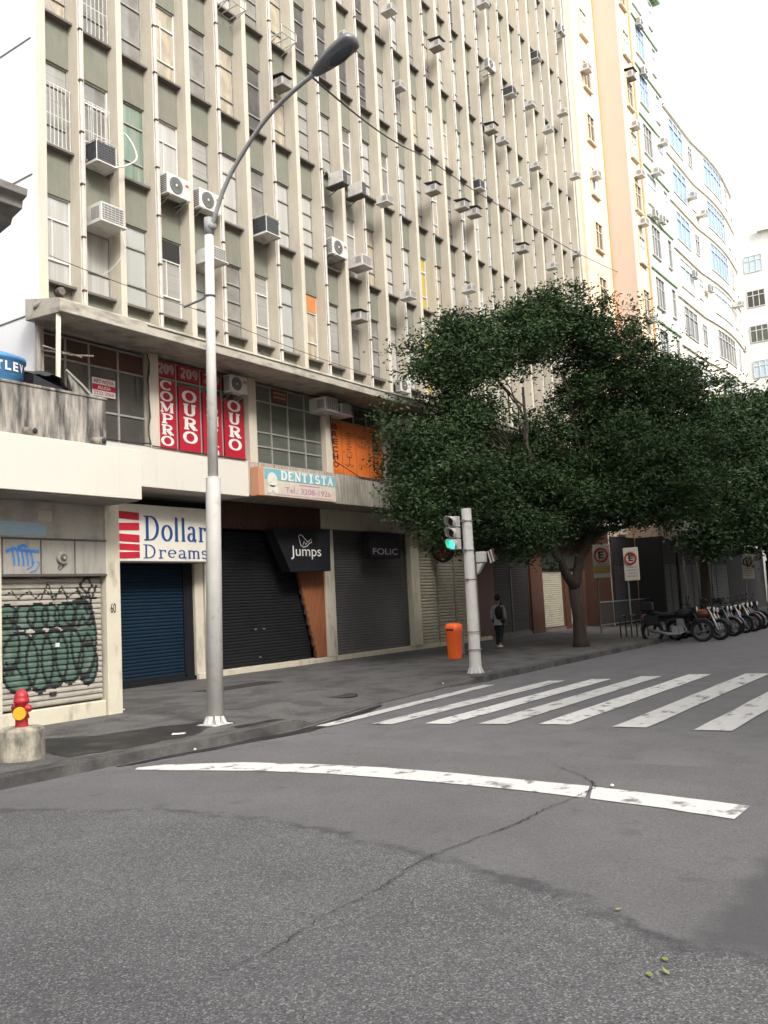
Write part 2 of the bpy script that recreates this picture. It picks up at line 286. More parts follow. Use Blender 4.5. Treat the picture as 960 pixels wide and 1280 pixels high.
# ---- lettering
def arc(cx, cy, rx, ry, a0, a1, n=12): return [(cx + rx * math.cos(math.radians(a0 + (a1 - a0) * i / n)), cy + ry * math.sin(math.radians(a0 + (a1 - a0) * i / n))) for i in range(n + 1)]
def glyph(c):
    """stroke skeletons in a unit cell: (points, pen) pen n = contrast by direction, k = thick, t = thin"""
    sf = lambda x, y, w=.17: ([(x - w, y), (x + w, y)], 't')
    G = {
     'O': [(arc(.5, .5, .38, .45, 0, 360, 22), 'n')],
     'C': [(arc(.52, .5, .38, .45, 42, 318, 18), 'n'), ([(.85, .98), (.85, .66)], 't')],
     'M': [([(.14, .03), (.14, .97)], 't'), ([(.14, .97), (.5, .12)], 'k'), ([(.5, .12), (.85, .97)], 't'), ([(.86, .03), (.86, .97)], 'k'), sf(.14, .03, .12), sf(.86, .03, .15), sf(.1, .97, .1), sf(.9, .97, .12)],
     'P': [([(.3, .03), (.3, .97)], 'k'), ([(.3, .96), (.55, .96)] + arc(.55, .71, .3, .25, 90, -90, 10) + [(.3, .46)], 'n'), sf(.3, .03, .2), sf(.22, .965, .14)],
     'R': [([(.26, .03), (.26, .97)], 'k'), ([(.26, .96), (.5, .96)] + arc(.5, .73, .28, .23, 90, -90, 10) + [(.26, .5)], 'n'), ([(.5, .48), (.82, .05)], 'k'), sf(.26, .03, .17), sf(.2, .965, .13), sf(.9, .04, .09)],
     'U': [([(.25, .97), (.25, .35)] + arc(.5, .35, .25, .3, 180, 360, 12) + [(.75, .97)], 'n'), sf(.25, .965, .17), sf(.77, .965, .15)],
     '2': [(arc(.5, .72, .28, .24, 165, -25, 10) + [(.22, .08)], 'n'), ([(.2, .07), (.82, .07)], 'k')],
     '0': [(arc(.5, .5, .3, .45, 0, 360, 20), 'n')],
     '9': [(arc(.48, .68, .27, .27, 0, 360, 16), 'n'), (arc(.4, .62, .36, .56, 8, -75, 10), 'n')],
     'D': [([(.24, .03), (.24, .97)], 'k'), ([(.24, .96), (.4, .96)] + arc(.4, .5, .42, .46, 90, -90, 14) + [(.24, .04)], 'n'), sf(.2, .03, .15), sf(.2, .965, .15)],
     'E': [([(.26, .03), (.26, .97)], 'k'), ([(.1, .965), (.82, .965), (.82, .76)], 't'), ([(.26, .5), (.62, .5)], 't'), ([(.1, .035), (.84, .035), (.84, .26)], 't')],
     'N': [([(.2, .03), (.2, .97)], 't'), ([(.2, .97), (.78, .05)], 'k'), ([(.8, .03), (.8, .97)], 't'), sf(.2, .03, .13), sf(.8, .965, .13), sf(.13, .965, .1)],
     'T': [([(.5, .03), (.5, .97)], 'k'), ([(.14, .74), (.14, .955), (.86, .955), (.86, .74)], 't'), sf(.5, .03, .2)],
     'I': [([(.5, .03), (.5, .97)], 'k'), sf(.5, .03, .26), sf(.5, .965, .26)],
     'S': [(arc(.5, .72, .25, .23, 25, 270, 12) + arc(.5, .27, .29, .22, 90, -160, 12), 'n')],
     'A': [([(.5, .97), (.2, .03)], 't'), ([(.5, .97), (.8, .03)], 'k'), ([(.3, .34), (.7, .34)], 't'), sf(.17, .03, .13), sf(.83, .03, .14)],
     'o': [(arc(.5, .33, .36, .3, 0, 360, 20), 'n')],
     'l': [([(.5, .03), (.5, .98)], 'k'), sf(.5, .03, .3), ([(.3, .96), (.5, .98)], 't')],
     'a': [(arc(.42, .47, .24, .15, 165, 0, 8) + [(.66, .1)], 'n'), (arc(.4, .19, .24, .15, 60, 330, 12), 'n'), ([(.66, .47), (.66, .1), (.86, .04)], 'k')],
     'r': [([(.34, .03), (.34, .62)], 'k'), (arc(.62, .42, .26, .18, 170, 40, 8), 't'), ([(.74, .58), (.86, .5)], 'k'), sf(.34, .03, .24), ([(.14, .6), (.34, .62)], 't')],
     'e': [([(.16, .36), (.8, .36)] + arc(.48, .36, .33, .27, 0, 310, 18), 'n')],
     'm': [([(.14, .03), (.14, .6)], 'k'), (arc(.31, .42, .18, .18, 170, 0, 8) + [(.49, .03)], 'n'), (arc(.67, .42, .18, .18, 170, 0, 8) + [(.85, .03)], 'n'), sf(.14, .03, .1), sf(.49, .03, .1), sf(.85, .03, .1), ([(.02, .6), (.14, .62)], 't')],
     's': [(arc(.5, .48, .25, .14, 25, 270, 10) + arc(.5, .18, .28, .15, 90, -160, 10), 'n')],
    }
    return G.get(c, [])
def ribbon(mb, pts, wf, to3, m=0):
    n = len(pts)
    if n < 2: return
    closed = (abs(pts[0][0] - pts[-1][0]) + abs(pts[0][1] - pts[-1][1])) < 1e-6
    L_, R_ = [], []
    for i, p in enumerate(pts):
        if closed: a, b = pts[i - 1 if i > 0 else n - 2], pts[i + 1 if i < n - 1 else 1]
        else: a, b = pts[max(i - 1, 0)], pts[min(i + 1, n - 1)]
        dx, dy = b[0] - a[0], b[1] - a[1]; l = math.hypot(dx, dy) or 1; dx /= l; dy /= l
        h = wf(dx, dy) / 2; L_.append(to3(p[0] - dy * h, p[1] + dx * h)); R_.append(to3(p[0] + dy * h, p[1] - dx * h))
    for i in range(n - 1): mb.face([L_[i], R_[i], R_[i + 1], L_[i + 1]], m)
def serif(mb, text, x0, x1, z0, h, y, thick=.2, thin=.06, m=0, adv=None, vertical=False, pitch=None):
    """writes text on the plane Y=y facing -Y. vertical: letters stacked downward in column x0..x1 starting at top z0"""
    k = [0]
    if vertical: cells = [(x0, x1 - x0, z0 - i * pitch - h) for i in range(len(text))]
    else:
        wid = [(adv or {}).get(c, 1) for c in text]; tot = sum(wid); cells = []; x = x0
        for wv in wid: cw = (x1 - x0) * wv / tot; cells.append((x, cw, z0)); x += cw
    for c, (cx, cw, cz) in zip(text, cells):
        for pts, pen in glyph(c):
            k[0] += 1; yy = y - .0006 * (k[0] % 9)
            P2 = [(cx + p[0] * cw, cz + p[1] * h) for p in pts]
            tk, tn = thick * h, thin * h
            wf = {'n': (lambda dx, dy: tn + (tk - tn) * abs(dy) ** 1.3), 'k': (lambda dx, dy: tk), 't': (lambda dx, dy: tn)}[pen]
            ribbon(mb, P2, wf, lambda a, b: (a, yy, b), m)
    return mb
def sans(text, name, box, plane, axis, m, parent, bold=0.0, origin=None, flip=False):
    """text fitted to box (u0,u1,z0,z1) on plane; axis 'y' faces -Y with u=X, axis 'x' faces -X with u=-Y"""
    cu = bpy.data.curves.new(name, 'FONT'); cu.body = text; cu.size = 1; cu.offset = bold
    t = bpy.data.objects.new('tmp', cu); COL.objects.link(t); bpy.context.view_layer.update()
    dg = bpy.context.evaluated_depsgraph_get(); me = bpy.data.meshes.new_from_object(t.evaluated_get(dg))
    vs = [v.co.copy() for v in me.vertices]; xs = [v.x for v in vs]; ys = [v.y for v in vs]
    a0, a1, b0, b1 = min(xs), max(xs), min(ys), max(ys)
    o_ = ORG[parent.name] if parent else Vector(origin)
    for i, v in enumerate(vs):
        u = box[0] + (v.x - a0) / (a1 - a0) * (box[1] - box[0]); z = box[2] + (v.y - b0) / (b1 - b0) * (box[3] - box[2])
        p = Vector((u, plane, z)) if axis == 'y' else Vector((plane, -u, z))
        me.vertices[i].co = p - o_
    me.materials.clear(); me.materials.append(m)
    bpy.data.objects.remove(t); bpy.data.curves.remove(cu)
    ob = bpy.data.objects.new(name, me); COL.objects.link(ob)
    if parent: ob.parent = parent
    ORG[ob.name] = o_
    return ob
def shutter_mb(x0, x1, z0, z1, Y, pitch=.075, depth=.02, mb=None, cols=1, mf=None):
    mb = mb or MB(); n = max(3, int((z1 - z0) / pitch)); p = (z1 - z0) / n; prof = []
    for i in range(n):
        z = z0 + i * p
        prof += [(Y, z), (Y - depth, z + p * .25), (Y - depth, z + p * .6), (Y - depth * .6, z + p * .85)]
    prof.append((Y, z1)); b = len(mb.v)
    for yy, zz in prof:
        for c in range(cols + 1): mb.v.append((x0 + (x1 - x0) * c / cols, yy, zz))
    for i in range(len(prof) - 1):
        for c in range(cols):
            q = b + i * (cols + 1) + c; mb.f.append((q, q + 1, q + cols + 2, q + cols + 1))
            mb.m.append(mf(x0 + (x1 - x0) * (c + .5) / cols, (prof[i][1] + prof[i + 1][1]) / 2) if mf else 0)
    return mb

# ------------------------------------------------------------------ ground
def jit(pts, n=6, a=.03, close=False, seed=3):
    r = random.Random(seed); out = []
    for i in range(len(pts) - (0 if close else 1)):
        p, q = pts[i], pts[(i + 1) % len(pts)]
        for k in range(n):
            t = k / n; out.append((p[0] + (q[0] - p[0]) * t + r.uniform(-a, a), p[1] + (q[1] - p[1]) * t + r.uniform(-a, a)))
    if not close: out.append(pts[-1])
    return out
def sheet(name, poly, z, m, top=True):
    mb = MB(); mb.face([(x, y, z) for x, y in poly])
    me = mb.build(name, m)
    bm = bmesh.new(); bm.from_mesh(me.data); bmesh.ops.triangulate(bm, faces=bm.faces[:])
    for f in bm.faces:
        if f.normal.z < 0: f.normal_flip()
    bm.to_mesh(me.data); bm.free(); return me
struct(sheet('road', [(-300, -300), (500, -300), (500, 300), (-300, 300)], 0, M['asph']))
seam = [(2.0, -6), (4.4, -1.0), (5.12, 1.24), (5.06, 1.6), (5.21, 1.96), (5.59, 2.62), (5.83, 3.35), (5.99, 4.0), (6.27, 5.19), (6.31, 6.19), (6.19, 7.17), (5.6, 8.6), (5.1, 9.7)]
def road_mat():
    m = bpy.data.materials.new('patched_asphalt'); m.use_nodes = True; t = m.node_tree; n = t.nodes; L = t.links; b = n['Principled BSDF']; b.inputs['Roughness'].default_value = .85; b.inputs['Specular IOR Level'].default_value = .35
    tc = n.new('ShaderNodeTexCoord')
    def noise(sc, det=8, ro=.62):
        z = n.new('ShaderNodeTexNoise'); z.inputs['Scale'].default_value = sc; z.inputs['Detail'].default_value = det; z.inputs['Roughness'].default_value = ro; L.new(tc.outputs['Object'], z.inputs['Vector']); return z.outputs['Fac']
    def mr(src, a, b_, c, d):
        r = n.new('ShaderNodeMapRange'); r.inputs[1].default_value = a; r.inputs[2].default_value = b_; r.inputs[3].default_value = c; r.inputs[4].default_value = d; L.new(src, r.inputs[0]); return r.outputs[0]
    def ma(op, a, b_=None):
        r = n.new('ShaderNodeMath'); r.operation = op
        for i, x in enumerate((a, b_)):
            if x is None: continue
            if isinstance(x, (int, float)): r.inputs[i].default_value = x
            else: L.new(x, r.inputs[i])
        return r.outputs[0]
    def mix(f, c1, c2):
        r = n.new('ShaderNodeMixRGB')
        if isinstance(f, (int, float)): r.inputs[0].default_value = f
        else: L.new(f, r.inputs[0])
        for i, c in ((1, c1), (2, c2)):
            if isinstance(c, tuple): r.inputs[i].default_value = (*c, 1)
            else: L.new(c, r.inputs[i])
        return r.outputs[0]
    def att(nm): a = n.new('ShaderNodeAttribute'); a.attribute_name = nm; return a.outputs['Fac']
    sd_ = att('seam'); pd = att('patch')
    big = noise(.8); mid = noise(4); fine = noise(38, 3)
    wob = ma('ADD', sd_, ma('MULTIPLY', ma('SUBTRACT', mid, .5), .55)); coarse = mr(wob, -.05, .05, 1, 0)
    base = mix(mr(big, .35, .65, 0, 1), (.114, .110, .112), (.142, .137, .140)); base2 = mix(mr(big, .35, .65, 0, 1), (.092, .091, .094), (.122, .121, .124))
    v = n.new('ShaderNodeTexVoronoi'); v.inputs['Scale'].default_value = 108; L.new(tc.outputs['Object'], v.inputs['Vector']); sp = n.new('ShaderNodeSeparateColor'); L.new(v.outputs['Color'], sp.inputs[0])
    speck = mr(sp.outputs[0], .68, .98, 0, .62); speckd = mr(sp.outputs[1], .66, .92, 0, .75)
    base = mix(ma('MULTIPLY', speck, .6), base, (.25, .242, .245)); base = mix(ma('MULTIPLY', speckd, .85), base, (.07, .068, .072))
    base2 = mix(speck, base2, (.36, .355, .35)); base2 = mix(speckd, base2, (.034, .033, .037)); col = mix(coarse, base, base2)
    pw = ma('ADD', pd, ma('MULTIPLY', ma('SUBTRACT', mid, .5), .5)); col = mix(ma('MULTIPLY', mr(pw, -.1, .08, 1, 0), ma('SUBTRACT', 1.0, coarse)), col, (.082, .079, .083))
    band = mr(ma('ABSOLUTE', ma('ADD', wob, .03)), .02, .11, 1, 0); gaps = mr(noise(1.7), .42, .56, 0, 1); col = mix(ma('MULTIPLY', ma('MULTIPLY', band, gaps), .75), col, (.05, .049, .053))
    st = mr(noise(2.3), .60, .68, 0, .5); col = mix(ma('MULTIPLY', st, .9), col, (.072, .07, .075))
    dots = mr(noise(11), .655, .70, 0, .8); col = mix(dots, col, (.055, .054, .057)); L.new(col, b.inputs['Base Color'])
    bp = n.new('ShaderNodeBump'); bp.inputs['Distance'].default_value = .012; bp.inputs['Strength'].default_value = .8; L.new(ma('ADD', fine, ma('MULTIPLY', sp.outputs[0], .6)), bp.inputs['Height']); L.new(bp.outputs[0], b.inputs['Normal'])
    return m
gx = np.arange(-1, 10.001, .06); gy = np.arange(-4, 9.5, .06); GX, GY = np.meshgrid(gx, gy, indexing='ij'); PT = np.stack([GX.ravel(), GY.ravel()], 1)
dist = np.full(len(PT), 1e9); sgn = np.ones(len(PT))
for a, b_ in zip(seam, seam[1:]):
    a = np.array(a); b_ = np.array(b_); ab = b_ - a; tt = np.clip(((PT - a) @ ab) / (ab @ ab), 0, 1); q = a + tt[:, None] * ab; d = np.linalg.norm(PT - q, axis=1)
    cr = ab[0] * (PT[:, 1] - a[1]) - ab[1] * (PT[:, 0] - a[0]); up_ = d < dist; dist[up_] = d[up_]; sgn[up_] = np.where(cr[up_] > 0, -1, 1)
nxg, nyg = len(gx), len(gy); idx = np.arange(nxg * nyg).reshape(nxg, nyg)
fc = np.stack([idx[:-1, :-1], idx[1:, :-1], idx[1:, 1:], idx[:-1, 1:]], -1).reshape(-1, 4)
me = bpy.data.meshes.new('near_road_surface'); me.from_pydata([(x, y, .004) for x, y in PT], [], fc.tolist())
at = me.attributes.new('seam', 'FLOAT', 'POINT'); at.data.foreach_set('value', (dist * sgn).astype(np.float32))
at = me.attributes.new('patch', 'FLOAT', 'POINT'); at.data.foreach_set('value', (np.maximum(PT[:, 1] - 1.62, 5.1 - PT[:, 0])).astype(np.float32))
M['road'] = road_mat(); me.materials.append(M['road']); ro = bpy.data.objects.new('near_road_surface', me); COL.objects.link(ro); struct(ro)
def strip(name, pts, w, z, m, seed=1, wj=.5, n=8, a=.03):
    P = jit(pts, n, a, seed=seed); r = random.Random(seed); mb = MB(); L_, R_ = [], []
    for i, p in enumerate(P):
        q0, q1 = P[max(i - 1, 0)], P[min(i + 1, len(P) - 1)]; dx, dy = q1[0] - q0[0], q1[1] - q0[1]; l = math.hypot(dx, dy) or 1
        h = w / 2 * (1 + r.uniform(-wj, wj)) * (.35 + .65 * max(0, min(1, (p[0] - 3.4) / 4.5))); L_.append((p[0] - dy / l * h, p[1] + dx / l * h, z)); R_.append((p[0] + dy / l * h, p[1] - dx / l * h, z))
    for i in range(len(P) - 1): mb.face([L_[i], R_[i], R_[i + 1], L_[i + 1]])
    return mb.build(name, m)
struct(strip('road_crack', [(8.9, 3.75), (8.63, 3.59), (8.14, 3.59), (7.6, 3.66), (7.07, 3.65), (6.42, 3.75), (6.0, 3.82), (5.62, 3.8), (5.16, 3.73), (4.47, 3.73), (4.01, 3.65), (3.5, 3.7)], .012, .016, M['crackm'], wj=.9, n=12, a=.02))
struct(strip('road_crack', [(8.63, 3.59), (9.1, 3.9), (9.6, 4.5)], .008, .016, M['crackm'], wj=.9, a=.02, seed=8))
# painted markings
A_ = [(7.7, 9.3), (7.95, 9.12), (8.45, 8.2), (8.68, 7.11), (8.76, 6.23), (8.76, 5.37), (8.70, 4.45), (8.64, 3.67), (8.52, 2.89), (8.37, 2.07)]
B_ = [(7.58, 9.22), (7.75, 8.6), (8.08, 7.6), (8.22, 6.7), (8.27, 5.88), (8.27, 5.06), (8.23, 4.22), (8.15, 3.47), (8.02, 2.7), (7.87, 2.08)]
def stripe_poly(a, b, s): return jit(a, 5, .008, seed=s) + jit(b[::-1], 5, .008, seed=s + 1)
struct(sheet('stop_line', stripe_poly(A_[:7] + [(8.65, 3.66)], B_[:7] + [(8.15, 3.5)], 1), .012, M['paint2']))
struct(sheet('stop_line', stripe_poly([(8.64, 3.62)] + A_[8:], [(8.14, 3.45)] + B_[8:], 2), .012, M['paint2']))
for i, (yc, wd, xa, xb) in enumerate(((9.25, .27, 11.4, 17.6), (8.42, .38, 11.85, 18.6), (7.55, .42, 12.1, 19.0), (6.68, .45, 12.3, 19.7), (5.76, .48, 12.5, 20.2), (4.62, .48, 12.5, 20.4), (3.48, .48, 12.5, 20.3), (2.4, .48, 12.5, 20.3), (1.3, .48, 12.5, 20.3), (.2, .48, 12.5, 20.3))):
    sl_ = .03 if i else .35
    struct(sheet('crosswalk_stripe', jit([(xa, yc - wd / 2), (xb, yc - wd / 2 + sl_), (xb - .05, yc + wd / 2 + sl_), (xa - .05, yc + wd / 2)], 10, .012, True, seed=20 + i), .012, M['paint'] if i not in (2, 4) else M['paint2']))
# sidewalk with a dropped part at the crossing
YK = [(-30, 9.85), (6, 9.85), (8, 9.78), (10.6, 9.5), (11.3, 9.55), (12.2, 9.75), (14, 10.1), (17.0, 10.35), (17.8, 10.1), (20.2, 10.1), (30.5, 10.25), (33, 10.4), (140, 10.6)]
def yk(x):
    for (a, b), (c, d) in zip(YK, YK[1:]):
        if a <= x <= c: return b + (d - b) * (x - a) / (c - a)
    return 10
def sm(t): t = max(0, min(1, t)); return t * t * (3 - 2 * t)
def hz(x, y):
    d = sm((x - 11.05) / .5) * (1 - sm((x - 17.2) / .9)); k = 1 - sm((y - yk(x)) / 2.2)
    return .15 - .125 * d * k 
mb = MB(); xs = [-30 + i * 2 for i in range(18)] + [5 + i * .25 for i in range(1, 73)] + [23 + i * 2 for i in range(1, 59)]; rows = 26; b0 = 0
for x in xs:
    for j in range(rows + 1):
        y = yk(x) + (18.4 - yk(x)) * (j / rows) ** 1.3; mb.v.append((x, y, hz(x, y)))
for i in range(len(xs) - 1):
    for j in range(rows): q = i * (rows + 1) + j; mb.f.append((q, q + rows + 1, q + rows + 2, q + 1)); mb.m.append(0)
for i in range(len(xs) - 1):
    x, x2 = xs[i], xs[i + 1]; mb.face([(x, yk(x), -.05), (x2, yk(x2), -.05), (x2, yk(x2), hz(x2, yk(x2))), (x, yk(x), hz(x, yk(x)))])
struct(mb.build('sidewalk', M['walk'], smooth=False))
for nm, a, b in (('kerb', -30, 11.2), ('kerb', 17.9, 100)):
    mb = MB(); X = [x for x in xs if a < x < b]; X = [a] + X + [b]; r = random.Random(2)
    secs = []
    for x in X: y = yk(x); z = hz(x, y) + .006; j = r.uniform(-.008, .008); secs.append([(x, y - .03 + j, -.02), (x, y - .012 + j, z - .025), (x, y + .02, z), (x, y + .17, z), (x, y + .17, -.02)])
    for s1, s2 in zip(secs, secs[1:]):
        for k in range(4): mb.face([s1[k], s2[k], s2[k + 1], s1[k + 1]])
    mb.face(secs[0]); mb.face(secs[-1]); struct(mb.build(nm, M['kerb']))
struct(sheet('wet_gutter', jit([(7.6, 9.72), (9.2, 9.55), (10.9, 9.38), (12.0, 9.6), (14.0, 10.0), (13.9, 9.85), (12.0, 9.3), (10.9, 9.1), (9.0, 9.35), (7.8, 9.6)], 5, .03, True, 4), .010, M['wet']))
for i, pl in enumerate(([(7.3, 10.15), (8.2, 10.0), (9.3, 9.95), (9.9, 10.3), (10.5, 10.25), (10.6, 10.9), (9.7, 11.3), (8.8, 11.5), (8.2, 12.3), (7.6, 12.4), (7.5, 11.4)], [(10.0, 9.75), (11.0, 9.7), (10.9, 9.95), (10.1, 10.0)])):
    o = sheet('damp_stain', jit(pl, 6, .05, True, 5 + i), .154, M['wet']); struct(o)
struct(sheet('paint_splash', jit([(9.15, 10.3), (9.3, 10.2), (9.42, 10.3), (9.3, 10.42)], 3, .03, True, 9), .158, M['litter']))
def cover(name, x, y, sx, sy, m, label, round_=False, grid=False):
    mb = MB(); z = hz(x, y) + .004
    flat = m is not M['cover']; rr = random.Random(int(x * 10))
    if flat:
        bd = [(x + sx * math.cos(a * PI / 12), y + sx * math.sin(a * PI / 12)) for a in range(24)] if round_ else jit([(x - sx, y - sy), (x + sx, y - sy * .9), (x + sx * .95, y + sy), (x - sx, y + sy * .9)], 6, .02, True, int(x * 10))
        mb.face([(p[0], p[1], hz(*p) + .003) for p in bd])
    elif round_: mb.lathe([(sx, z - .02), (sx, z), (sx * .9, z + .003)], (x, y, 0), 24); mb.ring((x, y, z), sx, .012, 'z', 24, 6)
    else: mb.box(x - sx, x + sx, y - sy, y + sy, z - .02, z + .004)
    if grid:
        for i in range(9): mb.box(x - sx + .05, x + sx - .05, y - sy + .05 + i * (2 * sy - .1) / 9, y - sy + .09 + i * (2 * sy - .1) / 9, z + .005, z + .012)
    o = mb.build(name, m, origin=(x, y, z)); tag(o, label, 'manhole cover' if m == M['cover'] else 'pavement patch')
cover('drain_grate', 15.3, 14.9, 1.1, .35, M['cover'], 'long dark iron drain grate in the sidewalk before the black shutter', grid=True)
cover('pavement_patch', 12.8, 14.8, .55, .35, M['coverr'], 'dark square patch in the sidewalk nearest the blue shutter')
cover('pavement_patch', 11.6, 13.2, .6, .3, M['coverr'], 'dark rectangular patch in the sidewalk beside the low shop pillar')
cover('pavement_patch', 12.5, 11.9, .7, .25, M['coverr'], 'narrow dark patch in the sidewalk right of the lamp pole base')
cover('manhole_cover', 14.5, 11.3, .33, .3, M['cover'], 'round rusty manhole cover farthest right of the lamp pole', True)
cover('pavement_patch', 13.3, 11.2, .3, .3, M['coverr'], 'round dark sidewalk patch nearest right of the lamp pole', True)
cover('pavement_patch', 13.0, 10.3, .27, .3, M['coverr'], 'round dark sidewalk patch closest to the crosswalk end', True)

# ------------------------------------------------------------------ office building with vertical fins
P0, SP, YF = 11.27, 1.113, 16.5
off = thing('office_building', (11.27, 16.5, 0), 'tall beige office block with vertical concrete fins and grey green panels', 'building')
PX = [P0 + SP * i for i in range(29)]
XR = 43.35; TOP = 41.0
mb = MB(); mb.box(11.29, XR, 17.02, 40, 5.9, TOP); mb.build('core_wall', M['dark'], off)
mb = MB(); mb.box(11.24, 11.29, 16.502, 40, 4.6, TOP)
for z in (8.44, 11.55, 14.7, 17.85, 21): mb.box(11.225, 11.25, 16.6, 40, z, z + .025, 1)
mb.build('side_wall', [M['white'], M['sill']], off)
for i, x in enumerate(PX):
    x1 = x + (.27 if i == 0 else .17)
    MB().box(x if i else 11.293, x1, YF + (0 if i else -.002), 17.03, 8.45, TOP + .3).build('fin', M['conc'], off, bevel=.012)
MB().box(43.3, 43.349, 16.44, 17.75, .05, 4.92).build('arcade_shade_panel', M['wooddk'], off)  # added dark panel over the peach side wall, stands in for arcade shade
MB().box(42.9, XR, YF + .05, 17.04, 8.45, TOP + .3).build('fin', M['conc'], off)
for i in range(1, 28, 2):
    x = PX[i] + .05; mb = MB(); mb.tube([(x, YF - .035, 8.65), (x, YF - .035, TOP)], .03, 8)
    for k in range(26): mb.box(x - .045, x + .045, YF - .075, YF - .001, 9.2 + 1.25 * k, 9.24 + 1.25 * k, 1)
    mb.build('drainpipe', [M['acw'], M['wooddk']], off)
Z0, ST = 9.34, 3.17
nst = 10
for k in range(-1, nst):
    z0 = 8.4 if k < 0 else Z0 + ST * k + 2.07; z1 = Z0 + ST * (k + 1) - .06
    MB().box(11.4, 43.1, 16.84, 17.021, z0, z1).build('spandrel', M['spand'], off)
# windows: shared meshes
def win_meshes():
    panes, frames = [], []
    W_, H_ = SP - .17, 2.07
    for g in range(6):
        mb = MB(); mb.box(0, W_, .42, .44, 0, H_); panes.append(mb)
    for s in range(3):
        mb = MB(); fr = .035
        for a, b in ((0, fr), (W_ - fr, W_)): mb.box(a, b, .385, .419, 0, H_)
        zz = [(0, fr), (.55, .59), (1.5, 1.54), (H_ - fr, H_)] if s < 2 else [(0, fr), (.5, .54), (1.0, 1.04), (1.5, 1.54), (H_ - fr, H_)]
        for a, b in zz: mb.box(fr + .001, W_ - fr - .001, .383, .418, a, b)
        if s == 1: mb.box(W_ / 2 - .015, W_ / 2 + .015, .387, .417, .595, 1.495)
        frames.append(mb)
    return panes, frames
panes, frames = win_meshes()
sill_mb = lambda: MB().box(-.02, SP - .17 + .06, .17, .40, -.06, -.005)
pcache, fcache, scache = {}, {}, {}
def place_window(x, z, g, s, parent, gm=None):
    key = (g, gm)
    if key not in pcache: pcache[key] = None
    def mk(mbx, cache, key, name, m, par):
        if cache.get(key) is None:
            o = mbx.build(name, m, origin=(0, 0, 0)); cache[key] = o.data
        else:
            o = bpy.data.objects.new(name, cache[key]); COL.objects.link(o)
        o.parent = par; o.location = (0, 0, 0); return o
    wv = mk(panes[g], pcache, key, 'window', M[gm] if gm else GL[g], parent); wv.location = Vector((x, YF, z)) - ORG[parent.name]
    mk(frames[s], fcache, s, 'frame', M['frame'] if s != 1 else M['framew'], wv)
    mk(sill_mb(), scache, 0, 'sill', M['sill'], wv)
cells = []
for i in range(28):
    x = PX[i] + (.27 if i == 0 else .17)
    for k in range(nst):
        zlim = 15.8 + (x - 11.3) * .56 + 5.5
        if Z0 + ST * k < zlim: cells.append((math.hypot(x, 16.5, Z0 + ST * k), i, k, PX[i] + .17))
cells.sort(); rest = MB(); restm = [GL[0], GL[1], GL[2], GL[3], GL[4], GL[5], M['frame'], M['sill']]
special = {(14, 0): 'glyel', (14, 1): 'glyel', (2, 1): 'glgrn'}
for n, (d, i, k, x) in enumerate(cells):
    r = random.Random(i * 31 + k * 7); g = r.choices(range(6), (25, 24, 20, 10, 13, 8))[0]
    if i < 3 and k == 0: g = 0
    if i == 2 and k == 0: g = 5
    if i in (3,) and k == 0: g = 1
    if (i, k) in ((8, 3), (9, 3), (10, 3), (11, 3)): g = 3
    if i < 7 and k == 2: g = r.choice((3, 2, 4))
    if n < 100: place_window(x, Z0 + ST * k, g, r.choice((0, 0, 0, 1, 2)), off, special.get((i, k)))
    else:
        z = Z0 + ST * k; W_ = SP - .17
        rest.box(x, x + W_, 16.92, 16.94, z, z + 2.07, g); rest.box(x, x + W_, 16.67, 16.9, z - .06, z - .005, 7)
        for a in (.0, .55, 1.5, 2.035): rest.box(x, x + W_, 16.885, 16.918, z + a, z + a + .035, 6)
        for a in (0, W_ - .035): rest.box(x + a, x + a + .035, 16.887, 16.917, z, z + 2.07, 6)
def bars(i, k):
    z = Z0 + ST * k; x = PX[i] + (.27 if i == 0 else .17); mb = MB(); x1 = PX[i + 1]
    for j in range(8): xx = x + .06 + (x1 - x - .12) * j / 7; mb.box(xx - .008, xx + .008, 16.74, 16.756, z + .02, z + 1.5)
    for zz in (.04, .75, 1.48): mb.box(x + .02, x1 - .02, 16.757, 16.77, z + zz, z + zz + .02)
    mb.build('window_bars', M['acw'], off)
bars(0, 1); bars(1, 1); bars(1, 2)
MB().box(PX[8] + .2, PX[9] - .03, 16.87, 16.884, Z0 + 1.54, Z0 + 2.03).build('orange_light', M['glorg'], off); MB().box(PX[3] + .2, PX[4] - .03, 16.87, 16.884, Z0 + 1.54, Z0 + 2.03).build('open_light', M['dark'], off)
rest.build('upper_windows', restm, off)['kind'] = 'stuff'
# canopy slab
mb = MB(); mb.prism([(16.49, 8.66), (15.32, 8.42), (15.3, 8.40), (15.3, 8.14), (15.36, 8.12), (16.49, 8.19)], 'x', 10.95, XR)
mb.prism([(15.29, 8.385), (15.27, 8.37), (15.27, 8.345), (15.29, 8.335)], 'x', 13.2, XR)
mb.build('canopy', M['canopy'], off, bevel=.01)
MB().box(11.3, XR, 16.49, 16.84, 8.16, 8.39).build('canopy_beam', M['canopy'], off)
